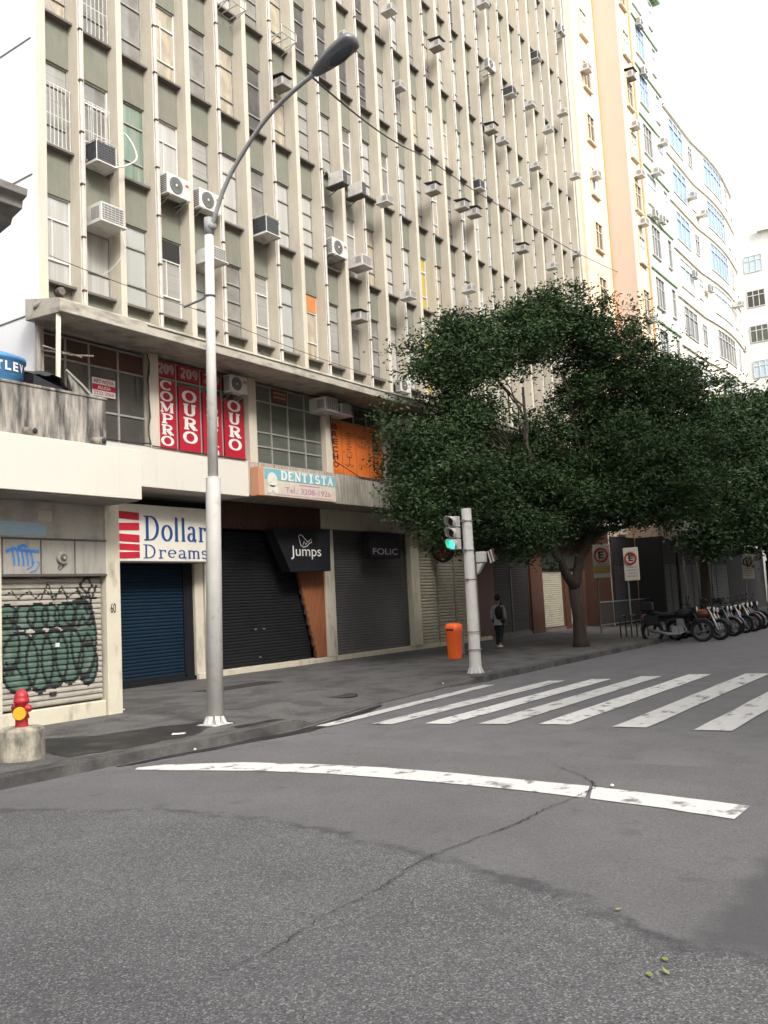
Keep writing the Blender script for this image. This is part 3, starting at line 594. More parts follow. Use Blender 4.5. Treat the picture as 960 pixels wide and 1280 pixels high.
# mezzanine
MB().box(11.3, XR, 17.3, 17.4, 5.0, 8.2).build('inner_wall', M['dark'], off)
MB().box(11.3, XR, 16.8, 17.3, 8.1, 8.17).build('mezzanine_ceiling', M['soffit'], off)
colx = [14.2, 17.62, 20.92, 24.05] + [24.05 + 3.35 * i for i in range(1, 6)]
for x in colx: MB().box(x, x + .3, 16.44, 17.25, 5.845, 8.16).build('column', M['conc'], off, bevel=.01)
MB().box(11.29, 11.36, 16.45, 17.25, 5.845, 8.16).build('column', M['conc'], off)
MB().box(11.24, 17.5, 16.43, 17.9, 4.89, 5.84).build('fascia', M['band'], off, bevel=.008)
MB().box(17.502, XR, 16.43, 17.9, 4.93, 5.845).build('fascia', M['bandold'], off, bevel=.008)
def lites(x0, x1, z0, z1, xs_, zt, gm, fm, parent=off, y=16.6, top=None, hor=()):
    wv = MB(); wv.box(x0, x1, y + .03, y + .05, z0, z1 if top is None else zt, 0)
    if top: wv.box(x0, x1, y + .03, y + .05, zt + .001, z1, 1)
    o = wv.build('window', [M[gm]] + ([M[top]] if top else []), parent)
    f = MB(); e = [x0] + list(xs_) + [x1]
    for x in e: f.box(x - .025, x + .025, y, y + .028, z0, z1)
    for a, b in zip(e, e[1:]):
        for z in [z0 + .025, zt, z1 - .025] + list(hor): f.box(a + .026, b - .026, y + .002, y + .026, z - .022, z + .022)
    f.build('frame', M[fm], o); return o
lites(11.36, 14.2, 5.85, 8.1, (12.0, 12.62, 13.42), 7.58, 'gldark', 'frame', hor=(6.55,), top='wooddk')
lites(14.5, 17.62, 5.85, 8.1, (15.19, 16.0, 16.76), 7.66, 'gldark', 'frame')
lites(17.92, 20.92, 5.85, 8.1, (18.68, 19.4, 20.15), 7.62, 'glgreen', 'frame', hor=(6.35, 6.75))
lites(21.22, 24.05, 5.85, 8.1, (21.87, 22.58, 23.27), 7.55, 'gldark', 'frame')
for j in range(5): lites(24.35 + 3.35 * j, 24.35 + 3.35 * j + 3.05, 5.85, 8.1, (25.1 + 3.35 * j, 25.9 + 3.35 * j, 26.6 + 3.35 * j), 7.55, 'glgreen' if j % 2 else 'gldark', 'frame')
lites(41.1, 43.3, 5.85, 8.1, (42.2,), 7.55, 'gldark', 'frame')
# ground floor
mb = MB(); mb.box(11.3, XR, 18.3, 18.4, 0, 4.93); mb.build('shop_back_wall', M['dark'], off)
MB().box(11.3, XR, 17.91, 18.29, 4.9, 4.95).build('shop_ceiling', M['soffit'], off)
MB().box(21.95, 33.2, 17.62, 18.25, 4.31, 4.925).build('shop_beam', M['cream'], off)
MB().box(33.2, XR, 17.7, 18.25, 3.85, 4.925).build('shop_beam', M['wooddk'], off)
MB().box(38.2, XR, 17.72, 18.25, 3.06, 3.848).build('shop_beam', M['dark'], off)
mb = MB()
for i in range(58):
    x = 17.32 + i * .08; mb.box(x, x + .05, 17.6, 17.66, 4.18, 4.92)
mb.box(17.3, 21.94, 17.66, 17.72, 4.16, 4.925, 0); mb.build('slatted_header', M['wooddk'], off)
MB().box(16.75, 33.0, 17.72, 18.3, .1, .3).build('threshold', M['cream'], off, bevel=.01)
MB().box(11.3, 16.73, 17.8, 18.3, .1, .26).build('threshold', M['black'], off)
MB().box(33.0, XR, 17.8, 18.3, .1, .27).build('threshold', M['sill'], off)
for x0, x1, z1, m, y in ((11.3, 14.27, 4.9, 'cream', 17.9), (16.73, 17.03, 3.3, 'cream', 17.78), (17.06, 17.3, 3.3, 'cream', 17.74), (22.18, 22.66, 4.31, 'cream', 17.7), (27.08, 27.62, 4.31, 'cream', 17.66), (31.3, 31.9, 4.31, 'cream', 17.66), (32.0, 33.55, 4.6, 'brownst', 17.8), (36.95, 38.2, 3.85, 'brownst', 17.74), (40.7, 41.25, 3.05, 'brownst', 17.76), (43.0, XR, 4.93, 'wooddk', 17.76)):
    MB().box(x0, x1, y, 18.29, .3 if 16.74 < x0 < 33 else .1, z1).build('pillar', M[m], off, bevel=.01)
def shutter(x0, x1, z0, z1, m, pitch=.08, y=17.92, depth=.02, guides='framed'):
    o = shutter_mb(x0, x1, z0, z1, y, pitch, depth).build('shutter', M[m], off)
    g = MB(); g.box(x0 - .06, x0, y - .06, y + .1, z0, z1); g.box(x1, x1 + .06, y - .06, y + .1, z0, z1); g.box(x0 - .06, x1 + .06, y - .03, y + .1, z1 + .001, z1 + .08)
    g.box(x0 + .01, x1 - .01, y - .05, y + .02, z0 - .03, z0 + .05)
    g.build('guide', M[guides], o); return o
shutter(14.34, 16.4, .29, 3.25, 'shblue', .085, guides='black')
MB().box(16.47, 16.72, 17.86, 18.2, .1, 3.3).build('door_frame', M['black'], off)
# black shutter with the slanted scalloped wooden edge
o = shutter_mb(17.36, 21.6, .33, 4.14, 17.95, .085, .018).build('shutter', M['shblack'], off)
mb = MB()
for px, zz in ((19.1, 1.3), (19.45, 1.3), (19.25, .5)): MB().box(px, px + .09, 17.9, 17.93, zz, zz + .045).build('lock', M['galv'], o)
edge = []
for i in range(12):
    z = .31 + i * .32; x = 21.62 - (z - .33) * .30; edge += [(x - .03, z), (x - .1, z + .08), (x - .1, z + .2)]
mb = MB(); mb.prism([(p[0] + .12, p[1]) for p in edge] + [(22.17, 4.15), (22.17, .31)], 'y', 17.8, 17.86, 1)
for i in range(26):
    x = 20.55 + i * .062; zl = max(.32, .33 + (21.66 - x) / .30)
    if zl < 4.0: mb.box(x + .05, x + .09, 17.76, 17.799, zl, 4.14, 0)
mb.build('slatted_panel', [M['woodslat'], M['wooddk']], off)
shutter(22.72, 27.02, .33, 4.3, 'shgrey', .085)
for a, b in ((27.66, 28.9), (28.98, 30.2), (30.28, 31.24)): shutter(a, b, .33, 4.28, 'shcream', .115, y=17.8, depth=.028, guides='shcream')
for a, b in ((33.62, 35.2), (35.32, 36.9)): shutter(a, b, .29, 3.8, 'shdark', .1)
shutter(38.28, 40.66, .3, 3.0, 'shcream', .1, guides='wooddk'); shutter(41.3, 42.95, .3, 3.0, 'shcream', .1, guides='wooddk')
mb = MB(); mb.tube([(11.02, 15.9, 8.5), (10.95, 16.1, 8.42), (11.1, 16.35, 8.3), (11.18, 16.38, 8.1), (11.18, 16.38, 6.3)], .06, 10); mb.build('drainpipe', M['pvc'], off)
mb = MB(); r = random.Random(1); path = [(14.14 + r.uniform(-.03, .03), 16.39, 8.1 - .22 * j) for j in range(11)]
for k in range(4): r = random.Random(k); mb.tube([(p[0] + .012 * (k % 2) + r.uniform(-.012, .012), p[1] + .008 * (k // 2), p[2]) for p in path], .012, 5)
tag(mb.build('cable_bundle', M['cable'], origin=(14.1, 16.4, 8)), 'black cables hanging down the mezzanine wall left of the red window banners', 'cable')
for pts, l in (([(14.16, 16.4, 5.93), (13.5, 16.405, 5.88), (12.6, 16.4, 5.9), (11.4, 16.405, 5.87)], 'black cable lying under the dark mezzanine window at the left'), ([(14.22, 16.4, 5.88), (15.6, 16.4, 5.86), (17.4, 16.4, 5.87)], 'black cable along the foot of the red window banners'), ([(21.1, 16.38, 7.7), (21.12, 16.38, 6.8), (21.25, 16.38, 6.2), (22.5, 16.4, 5.83), (24.1, 16.39, 5.81)], 'black cable drooping below the orange window banners')):
    tag(MB().tube(pts, .015, 6).build('wall_cable', M['cable'], origin=pts[0]), l, 'cable')

# ------------------------------------------------------------------ low building on the left
low = thing('low_shop_building', (9.5, 13.66, 0), 'low cream shop building with a white marquise and mildewed parapet on the left', 'building')
mb = MB(); mb.box(8.2, 10.95, 13.72, 24, 3.3, 4.9); mb.box(8.2, 10.95, 14.2, 24, .0, 3.3); mb.build('wall', M['lowwall'], low)
MB().box(8.0, 10.94, 13.67, 13.719, 3.32, 3.99).build('upper_wall', M['lowwall'], low)
mb = MB(); mb.face([(x, 13.664, z) for x, z in jit([(8.2, 3.35), (9.42, 3.37), (9.44, 3.52), (9.3, 3.6), (8.2, 3.58)], 4, .015, True)]); mb.build('blue_paint_remnant', M['bluepatch'], low)
mb = MB(); mb.box(9.28, 9.55, 13.658, 13.664, 3.62, 3.8); mb.build('bare_plaster', M['conc'], low)
MB().box(10.64, 10.96, 13.62, 14.2, .1, 3.98).build('pillar', M['cream'], low, bevel=.01)
MB().box(8.1, 8.56, 13.62, 14.2, .1, 3.31).build('pillar', M['cream'], low, bevel=.01)
MB().box(8.57, 10.63, 13.66, 14.1, .1, .42).build('threshold', M['cream'], low, bevel=.02)
mb = MB(); mb.box(7.2, 10.74, 12.7, 13.9, 3.98, 4.88); mq = mb.build('marquise', M['band'], low, bevel=.01)
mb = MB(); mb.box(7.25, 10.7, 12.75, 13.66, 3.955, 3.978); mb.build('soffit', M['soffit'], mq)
mb = MB(); mb.box(8.2, 10.58, 13.45, 13.62, 4.885, 5.9); mb.box(10.42, 10.575, 13.621, 16.3, 4.885, 5.88); mb.box(8.2, 10.61, 13.43, 13.64, 5.9, 5.95)
mb.build('parapet', M['parapet'], low, bevel=.015)
MB().box(8.2, 10.95, 13.9, 24, 4.9, 4.94).build('roof', M['soffit'], low)
for x in (8.9, 10.3):
    mb = MB(); mb.tube([(x, 13.5, 5.12), (x + .02, 13.2, 5.08)], .07, 12); mb.tube([(x + .02, 13.201, 5.08), (x + .02, 13.19, 5.08)], .05, 12, 1); mb.build('drain_spout', [M['pedest'], M['dark']], low, smooth=True)
# three metal panels, bell lamp
for j, (a, b) in enumerate(((8.58, 9.27), (9.30, 9.95), (9.98, 10.62))):
    MB().box(a, b, 13.6, 13.65, 2.7, 3.29).build('fascia_panel', M['panelg'], low, bevel=.006)
mb = MB(); mb.box(8.56, 10.64, 13.585, 13.64, 3.295, 3.32); mb.box(8.56, 10.64, 13.585, 13.66, 2.66, 2.695); mb.build('panel_trim', M['framed'], low)
mb = MB(); mb.lathe([(.10, 0), (.11, .03), (.1, .05)], (9.68, 13.53, 2.98), 20, 0, 'y'); mb.lathe([(.065, -.01), (.06, .02)], (9.68, 13.525, 2.98), 18, 1, 'y'); mb.lathe([(.03, -.02), (.03, 0)], (9.68, 13.51, 2.98), 12, 0, 'y')
mb.tube([(9.66, 13.56, 2.9), (9.6, 13.57, 2.82), (9.64, 13.58, 2.77), (9.72, 13.58, 2.85)], .008, 5, 1)
tag(mb.build('alarm_bell', [M['panelg'], M['framed']], origin=(9.68, 13.58, 2.98)), 'round grey alarm bell on the middle metal panel above the grubby shutter', 'alarm bell')
# graffiti shutter: paint follows the slats
ell = [(8.72, 1.55, .22, .42), (9.05, 1.98, .2, .2), (9.3, 1.98, .2, .22), (9.55, 1.98, .17, .2), (9.85, 1.98, .22, .22), (8.95, 1.22, .34, .5), (9.33, 1.22, .26, .5), (9.62, 1.25, .26, .48), (9.92, 1.28, .28, .47), (10.22, 1.55, .26, .66), (10.3, 1.1, .2, .35), (8.72, 2.0, .2, .19), (10.1, 2.0, .3, .22)]
scr = [[(8.7 + .11 * i, 2.36 + .07 * math.sin(i * 2.1)) for i in range(16)], [(9.35, 2.25), (9.5, 2.55), (9.62, 2.25), (9.78, 2.5), (9.9, 2.22)], [(10.0, 2.2), (10.2, 2.3), (10.5, 2.26)], [(10.15, 2.5), (10.3, 2.66), (10.42, 2.5), (10.3, 2.36), (10.15, 2.5)], [(10.1, 2.45), (10.3, 2.02), (10.5, 2.48)], [(10.2, 2.3), (10.25, 2.1)], [(10.35, 2.35), (10.4, 2.1)],
       [(8.65, 1.0), (8.85, 1.2), (9.0, 1.0)], [(8.7, 1.25), (8.8, 1.05), (8.95, 1.3)], [(10.1, 1.8), (10.2, 1.95), (10.35, 1.75), (10.45, 1.9)], [(10.2, 1.5), (10.3, 1.65), (10.42, 1.5), (10.3, 1.38), (10.2, 1.5)]]
def near_seg(p, a, b):
    vx, vy = b[0] - a[0], b[1] - a[1]; t = max(0, min(1, ((p[0] - a[0]) * vx + (p[1] - a[1]) * vy) / (vx * vx + vy * vy + 1e-9))); return math.hypot(p[0] - a[0] - t * vx, p[1] - a[1] - t * vy)
def graf(x, z):
    for s_ in scr:
        for a, b in zip(s_, s_[1:]):
            if near_seg((x, z), a, b) < (.012 if s_ is scr[0] or s_ is scr[1] else .022): return 2
    r = 0; hit = False
    for cx, cz, rx, rz in ell:
        d = math.hypot((x - cx) / rx, (z - cz) / rz)
        if d < 1: hit = True
        if abs(d - 1) * min(rx, rz) < .024: r = 2
    if r: return 2
    return 1 if hit else 0
o = shutter_mb(8.58, 10.6, .45, 2.64, 13.76, .092, .03, cols=130, mf=graf).build('shutter', [M['shdirty'], M['shgreen'], M['shline']], low)
mb = MB()
mb.box(9.62, 9.7, 13.71, 13.73, 1.44, 1.51); mb.build('keyhole_plate', M['acw'], o); MB().box(9.5, 9.62, 13.7, 13.73, .62, .68).build('lock', M['ink'], o)
# blue tag on the first panel
mb = MB(); t3 = lambda a, b: (a, 13.594, b)
for i in range(5): x = 8.74 + i * .085; ribbon(mb, [(x, 3.1), (x + .03, 2.95), (x + .035, 2.84)], lambda a, b: .035, lambda a, b, q=i: (a, 13.594 - .0006 * q, b))
ribbon(mb, [(8.62, 3.08), (8.75, 3.13), (9.0, 3.1), (9.24, 3.09)], lambda a, b: .05, lambda a, b: (a, 13.590, b)); ribbon(mb, [(8.84, 3.16), (8.96, 3.19), (9.0, 3.15)], lambda a, b: .05, lambda a, b: (a, 13.589, b))
ribbon(mb, [(9.0, 2.78), (9.1, 2.83), (9.15, 2.92)], lambda a, b: .018, lambda a, b: (a, 13.588, b)); ribbon(mb, [(9.06, 2.73), (9.18, 2.77), (9.25, 2.88), (9.2, 2.92)], lambda a, b: .018, lambda a, b: (a, 13.587, b))
mb.build('blue_graffiti', M['sprayblue'], low)
sans('60', 'house_number', (10.72, 10.84, 1.98, 2.16), 13.612, 'y', M['ink'], low, bold=.01)
# things on the roof of the low building
mb = MB(); c = (8.85, 14.3, 0)
mb.lathe([(.38, 4.95), (.42, 5.7), (.44, 5.95), (.46, 6.12), (.5, 6.16), (.52, 6.42), (.55, 6.44), (.55, 6.50), (.3, 6.6)], c, 32)
tk = mb.build('water_tank', M['tank'], origin=(8.85, 14.3, 4.94), smooth=True); tag(tk, 'blue plastic water tank with white letters on the low roof at the left edge', 'water tank')
for i, ch in enumerate('FORTLEV'):
    a = math.radians(200 + i * 16.5); me = sans(ch, 'lettering', (-.055, .055, 6.22, 6.38), 0, 'y', M['lett'], None, bold=.03, origin=(0, 0, 0))
    R_ = .526
    for v in me.data.vertices:
        u, z = v.co.x, v.co.z; an = a + u / R_; v.co = Vector((8.85 + (R_) * math.cos(an), 14.3 + (R_) * math.sin(an), z)) - Vector((8.85, 14.3, 4.94))
    me.parent = tk
mb = MB(); nx = 12; ny = 8; r = random.Random(3)
for i in range(nx + 1):
    for j in range(ny + 1):
        u, v = i / nx, j / ny; mb.v.append((9.45 + 1.1 * u + .05 * r.random(), 14.0 + 2.0 * v, 6.72 - .5 * abs(u - .45) * (1 if u > .45 else .3) - .75 * (1 - v) ** 2 * (u if u > .5 else .5) + .05 * r.random()))
for i in range(nx):
    for j in range(ny): q = i * (ny + 1) + j; mb.f.append((q, q + ny + 1, q + ny + 2, q + 1)); mb.m.append(0)
mb.face([(9.45, 14.0, 6.3), (10.57, 14.0, 6.0), (10.55, 14.02, 4.95), (9.45, 14.02, 4.95)]); mb.face([(9.45, 14.0, 6.3), (9.45, 16, 6.72), (9.45, 16, 4.95), (9.45, 14.02, 4.95)])
mb.face([(9.45, 16.02, 4.95), (10.57, 16.02, 4.95), (10.57, 16.02, 6.5), (9.45, 16.02, 6.75)])
o = mb.build('tarpaulin', M['tarp'], origin=(10, 15, 4.94), smooth=True); tag(o, 'black tarpaulin tent on the low roof beside the blue tank', 'tarpaulin')
mb = MB(); mb.tube([(9.95, 13.75, 6.42), (10.25, 13.72, 6.2), (10.52, 13.68, 5.95)], .025, 6); mb.prism([(9.98, 6.38), (10.5, 5.96), (10.1, 5.96)], 'y', 13.75, 13.78, 1)
tag(mb.build('sloping_flashing', [M['pvc'], M['parapet']], origin=(10.2, 13.7, 5.95)), 'sloping grey batten and flashing on the end of the stained parapet', 'flashing')
mb = MB(); mb.tube([(10.95, 15.45, 4.94), (11.02, 15.45, 8.13)], .05, 10)
tag(mb.build('support_post', M['cream'], origin=(11, 15.45, 4.94), smooth=True), 'thin cream post holding up the left corner of the concrete canopy', 'post')
mb = MB(); mb.tube([(11.0, 15.95, 7.55), (11.7, 16.0, 7.5), (12.2, 15.9, 7.56)], .02, 6); mb.tube([(11.3, 16.44, 7.62), (11.6, 15.95, 7.5), (11.3, 15.7, 7.4)], .02, 6); mb.tube([(11.75, 16.2, 7.62), (11.75, 15.7, 7.4)], .015, 6)
tag(mb.build('antenna', M['pvc'], origin=(11.3, 16.3, 7.5)), 'small grey antenna bracket under the left end of the canopy', 'antenna')
# older building whose cornice enters at the left edge
old = thing('old_building', (4, 13.2, 0), 'weathered old building of which only the dark cornice tip enters at the left edge', 'building')
MB().box(-6, 7.95, 13.7, 26, 0, 9.1).build('wall', M['cornice'], old)
mb = MB(); mb.prism([(13.7, 8.55), (13.35, 8.62), (13.3, 8.72), (13.02, 8.8), (13.0, 8.93), (12.88, 8.98), (12.86, 9.1), (13.7, 9.16)], 'x', -6.3, 8.62); mb.build('cornice', M['cornice'], old, bevel=.01)

# ------------------------------------------------------------------ signs
g = 'red gold dealer window banners'
for (x0, x1, zb, txt, nm, lab) in ((14.52, 15.17, 7.64, 'COMPRO', 1, 'red window banner reading COMPRO downward, leftmost of the four, under a 209'), (15.22, 15.97, 7.56, 'OURO', 1, 'red window banner reading OURO downward just left of the lamp pole'),
                              (16.03, 16.73, 7.52, 'COMPRO', 1, 'red window banner reading COMPRO mostly hidden behind the lamp pole'), (16.79, 17.58, 7.48, 'OURO', 0, 'red window banner reading OURO downward right of the lamp pole, no 209 above')):
    ban = thing('window_banner', (x0, 16.58, 5.87), lab, 'banner', g)
    MB().box(x0 + .02, x1 - .02, 16.572, 16.596, 5.89, zb - .02).build('panel', M['red'], ban)
    mid = (x0 + x1) / 2; h = .235 if txt == 'COMPRO' else .29; top = (7.6 if nm and zb > 7.6 else zb - .04 if txt == 'COMPRO' else 7.46); pit = .277 if txt == 'COMPRO' else .348
    serif(MB(), txt, mid - (.21 if txt == 'COMPRO' else .25), mid + (.21 if txt == 'COMPRO' else .25), top, h, 16.570, .4, .14, vertical=True, pitch=pit).build('lettering', M['lett'], ban)
    if nm:
        MB().box(x0 + .02, x1 - .02, 16.572, 16.596, 7.70, 8.07).build('number_panel', M['red'], ban)
        serif(MB(), '209', x0 + .08, x1 - .06, 7.77, .25, 16.57, .3, .12).build('number', M['lettg'], ban)
# vacancy notice
s = thing('letting_notice', (12.98, 16.59, 7.0), 'small white and red letting notice stuck inside the dark left mezzanine window', 'notice')
MB().box(12.68, 13.32, 16.585, 16.599, 6.9, 7.32).build('board', M['lett'], s); MB().box(12.68, 13.32, 16.578, 16.5845, 7.04, 7.17).build('stripe', M['redp'], s)
sans('ART NOVA', 'lettering', (12.72, 13.28, 7.2, 7.29), 16.583, 'y', M['redp'], s, bold=.02); sans('ALUGA', 'lettering', (12.82, 13.18, 7.065, 7.145), 16.576, 'y', M['lett'], s, bold=.02); sans('2222-2066', 'lettering', (12.72, 13.28, 6.93, 7.01), 16.583, 'y', M['redp'], s, bold=.01)
s = thing('brown_notice', (19.05, 16.59, 7.66), 'small brown notice in the top row of the grey green mezzanine window', 'notice')
MB().box(18.72, 19.38, 16.585, 16.599, 7.68, 8.05).build('board', M['wooddk'], s)
mb = MB()
for z in (7.92, 7.8):
    for i in range(7): mb.box(18.8 + i * .075, 18.8 + i * .075 + .05, 16.58, 16.584, z, z + .06)
mb.build('lettering', M['rust'], s)
# Dollar Dreams
s = thing('shop_sign', (15.2, 17.2, 3.2), 'cream shop sign reading Dollar Dreams with red bars over the blue shutter', 'shop sign')
MB().box(13.3, 16.88, 17.2, 17.5, 3.2, 4.58).build('panel', M['signbg'], s, bevel=.01); MB().box(13.28, 16.9, 17.21, 17.49, 3.17, 3.198).build('frame', M['framed'], s)
mb = MB()
for z0, z1, t in ((4.2, 4.38, -.03), (3.94, 4.12, .03), (3.66, 3.84, -.03), (3.46, 3.61, -.02), (3.27, 3.42, .03)): mb.prism([(13.32, z0 - t), (14.43, z0 + t * .3), (14.43, z1 + t * .3), (13.32, z1 - t)], 'y', 17.19, 17.199)
mb.build('bars', M['redp'], s)
serif(MB(), 'Dollar', 14.54, 16.66, 3.7, .62, 17.192, .15, .05, adv={'D': 1.35, 'o': .95, 'l': .55, 'a': .9, 'r': .8}).build('lettering', M['navy'], s)
serif(MB(), 'Dreams', 14.52, 16.7, 3.27, .34, 17.192, .16, .06, adv={'D': 1.15, 'r': .8, 'e': .85, 'a': .85, 'm': 1.1, 's': .75}).build('lettering', M['navy'], s)
# Dentista
s = thing('dentist_sign', (19.2, 16.2, 4.9), 'faded DENTISTA signboard with teal top and phone number on the fascia', 'sign')
MB().box(17.56, 20.86, 16.13, 16.42, 4.9, 5.68).build('box', M['rust'], s, bevel=.01)
MB().box(17.76, 20.85, 16.115, 16.128, 4.92, 5.67).build('face', M['faded'], s); MB().box(17.78, 20.83, 16.107, 16.114, 5.36, 5.65).build('top_band', M['teal'], s)
serif(MB(), 'DENTISTA', 18.42, 20.74, 5.385, .24, 16.105, .32, .17).build('lettering', M['lett'], s)
sans('Tel.: 3208-1926', 'lettering', (18.6, 20.62, 5.03, 5.2), 16.112, 'y', M['pinktx'], s, bold=.02)
mb = MB(); mb.box(18.3, 20.7, 16.11, 16.113, 4.955, 4.975); mb.box(19.2, 20.1, 16.11, 16.113, 5.27, 5.3); mb.build('small_print', M['pinktx'], s)
mb = MB(); mb.prism(arc(18.08, 5.35, .2, .2, 0, 360, 20)[:-1], 'y', 16.1, 16.104); mb.prism([(17.88, 5.2), (18.28, 5.2), (18.3, 5.0), (18.17, 4.97), (18.08, 5.08), (17.98, 4.97), (17.86, 5.0)], 'y', 16.1, 16.1045); mb.build('tooth_emblem', M['signbg'], s)
# Brecho
g = 'orange thrift shop window banners'
for j, (x0, x1, lab) in enumerate(((21.24, 21.85, 'orange window banner reading BRECHO downward at the left'), (21.89, 22.56, 'orange window banner with a dark dress form drawing'), (22.6, 23.25, 'orange window banner with small lines of dark writing'), (23.29, 24.03, 'orange window banner reading BRECHO beside the tree leaves'))):
    b = thing('window_banner', (x0, 16.58, 5.9), lab, 'banner', g); MB().box(x0, x1, 16.572, 16.596, 5.89, 7.53).build('panel', M['orange'], b)
    m_ = (x0 + x1) / 2
    if j in (0, 3):
        for i, ch in enumerate('BRECHO'): sans(ch, 'lettering', (m_ - .16, m_ + .12, 7.25 - .235 * i, 7.25 - .235 * i + .18), 16.57, 'y', M['ink'], b, bold=.03)
    elif j == 1:
        mb = MB()
        for i, ch in enumerate('ACEH'): ribbon(mb, [(m_ - .12, 7.2 - i * .17), (m_ + .1, 7.22 - i * .17), (m_ - .08, 7.12 - i * .17), (m_ + .12, 7.12 - i * .17)], lambda a, b: .03, lambda a, c, q=i: (a, 16.57 - .0005 * q, c))
        ribbon(mb, [(m_ - .13, 6.55), (m_ - .1, 6.45), (m_ + .12, 6.45), (m_ + .14, 6.58)], lambda a, b: .03, lambda a, c: (a, 16.569, c)); ribbon(mb, [(m_, 6.45), (m_, 6.2)], lambda a, b: .03, lambda a, c: (a, 16.568, c))
        ribbon(mb, [(m_ - .2, 6.22), (m_ - .1, 6.15), (m_, 6.24), (m_ + .1, 6.15), (m_ + .2, 6.22)], lambda a, b: .035, lambda a, c: (a, 16.567, c)); mb.build('dress_form', M['ink'], b)
    else:
        for t, z in (('MODA', 7.1), ('&', 6.95), ('ARTE', 6.8), ('LOJA', 6.2)): sans(t, 'lettering', (m_ - (.2 if len(t) > 1 else .05), m_ + (.2 if len(t) > 1 else .05), z, z + .08), 16.57, 'y', M['ink'], b)
# Jumps
s = thing('shop_sign', (20.4, 17.2, 3.0), 'black slanted shop sign reading Jumps with a white bird outline', 'shop sign')
mb = MB(); mb.prism([(19.3, 4.16), (21.95, 4.24), (21.9, 2.95), (20.02, 2.93)], 'y', 17.25, 17.6); mb.build('panel', M['black'], s, bevel=.01)
sans('Jumps', 'lettering', (20.05, 21.45, 3.3, 3.7), 17.243, 'y', M['lett'], s)
mb = MB(); bw = lambda a, b: .022; t3 = lambda a, b: (a, 17.242, b)
ribbon(mb, [(20.42, 3.98), (20.5, 4.04), (20.6, 4.0), (20.72, 3.9), (20.85, 3.82), (20.98, 3.92), (21.02, 3.82), (20.9, 3.78), (20.8, 3.7), (20.62, 3.66), (20.5, 3.72), (20.46, 3.86), (20.42, 3.98)], bw, t3)
ribbon(mb, [(20.6, 3.72), (20.66, 3.84), (20.74, 3.74), (20.8, 3.8)], bw, lambda a, b: (a, 17.241, b)); mb.build('bird_logo', M['lett'], s)
# Folic
s = thing('shop_sign', (24.6, 17.2, 3.4), 'small black shop sign reading FOLIC over the grey shutter', 'shop sign')
MB().box(24.1, 25.9, 17.3, 17.6, 3.38, 4.25).build('panel', M['black'], s, bevel=.01); sans('FOLIC', 'lettering', (24.25, 25.72, 3.5, 3.71), 17.293, 'y', M['lettg'], s, bold=.01)
# round sign
s = thing('round_shop_sign', (28.9, 17.2, 3.2), 'round projecting black sign with a red emblem above the cream shutters', 'shop sign')
mb = MB(); mb.lathe([(.1, -.08), (.46, -.08), (.48, 0), (.46, .08), (.1, .08)], (28.6, 17.2, 3.72), 26, 0, 'x'); mb.box(28.57, 28.63, 17.6, 17.8, 3.68, 3.76); mb.build('disc', M['black'], s)
mb = MB(); mb.lathe([(.36, -.002), (.36, .002)], (28.515, 17.2, 3.72), 24, 0, 'x'); mb.build('face', M['brownst'], s)
mb = MB(); mb.ring((28.505, 17.2, 3.66), .14, .035, 'x', 20, 6); mb.tube([(28.5, 17.2, 3.8), (28.5, 17.2, 3.92)], .03, 6); mb.build('emblem', M['redp'], s)

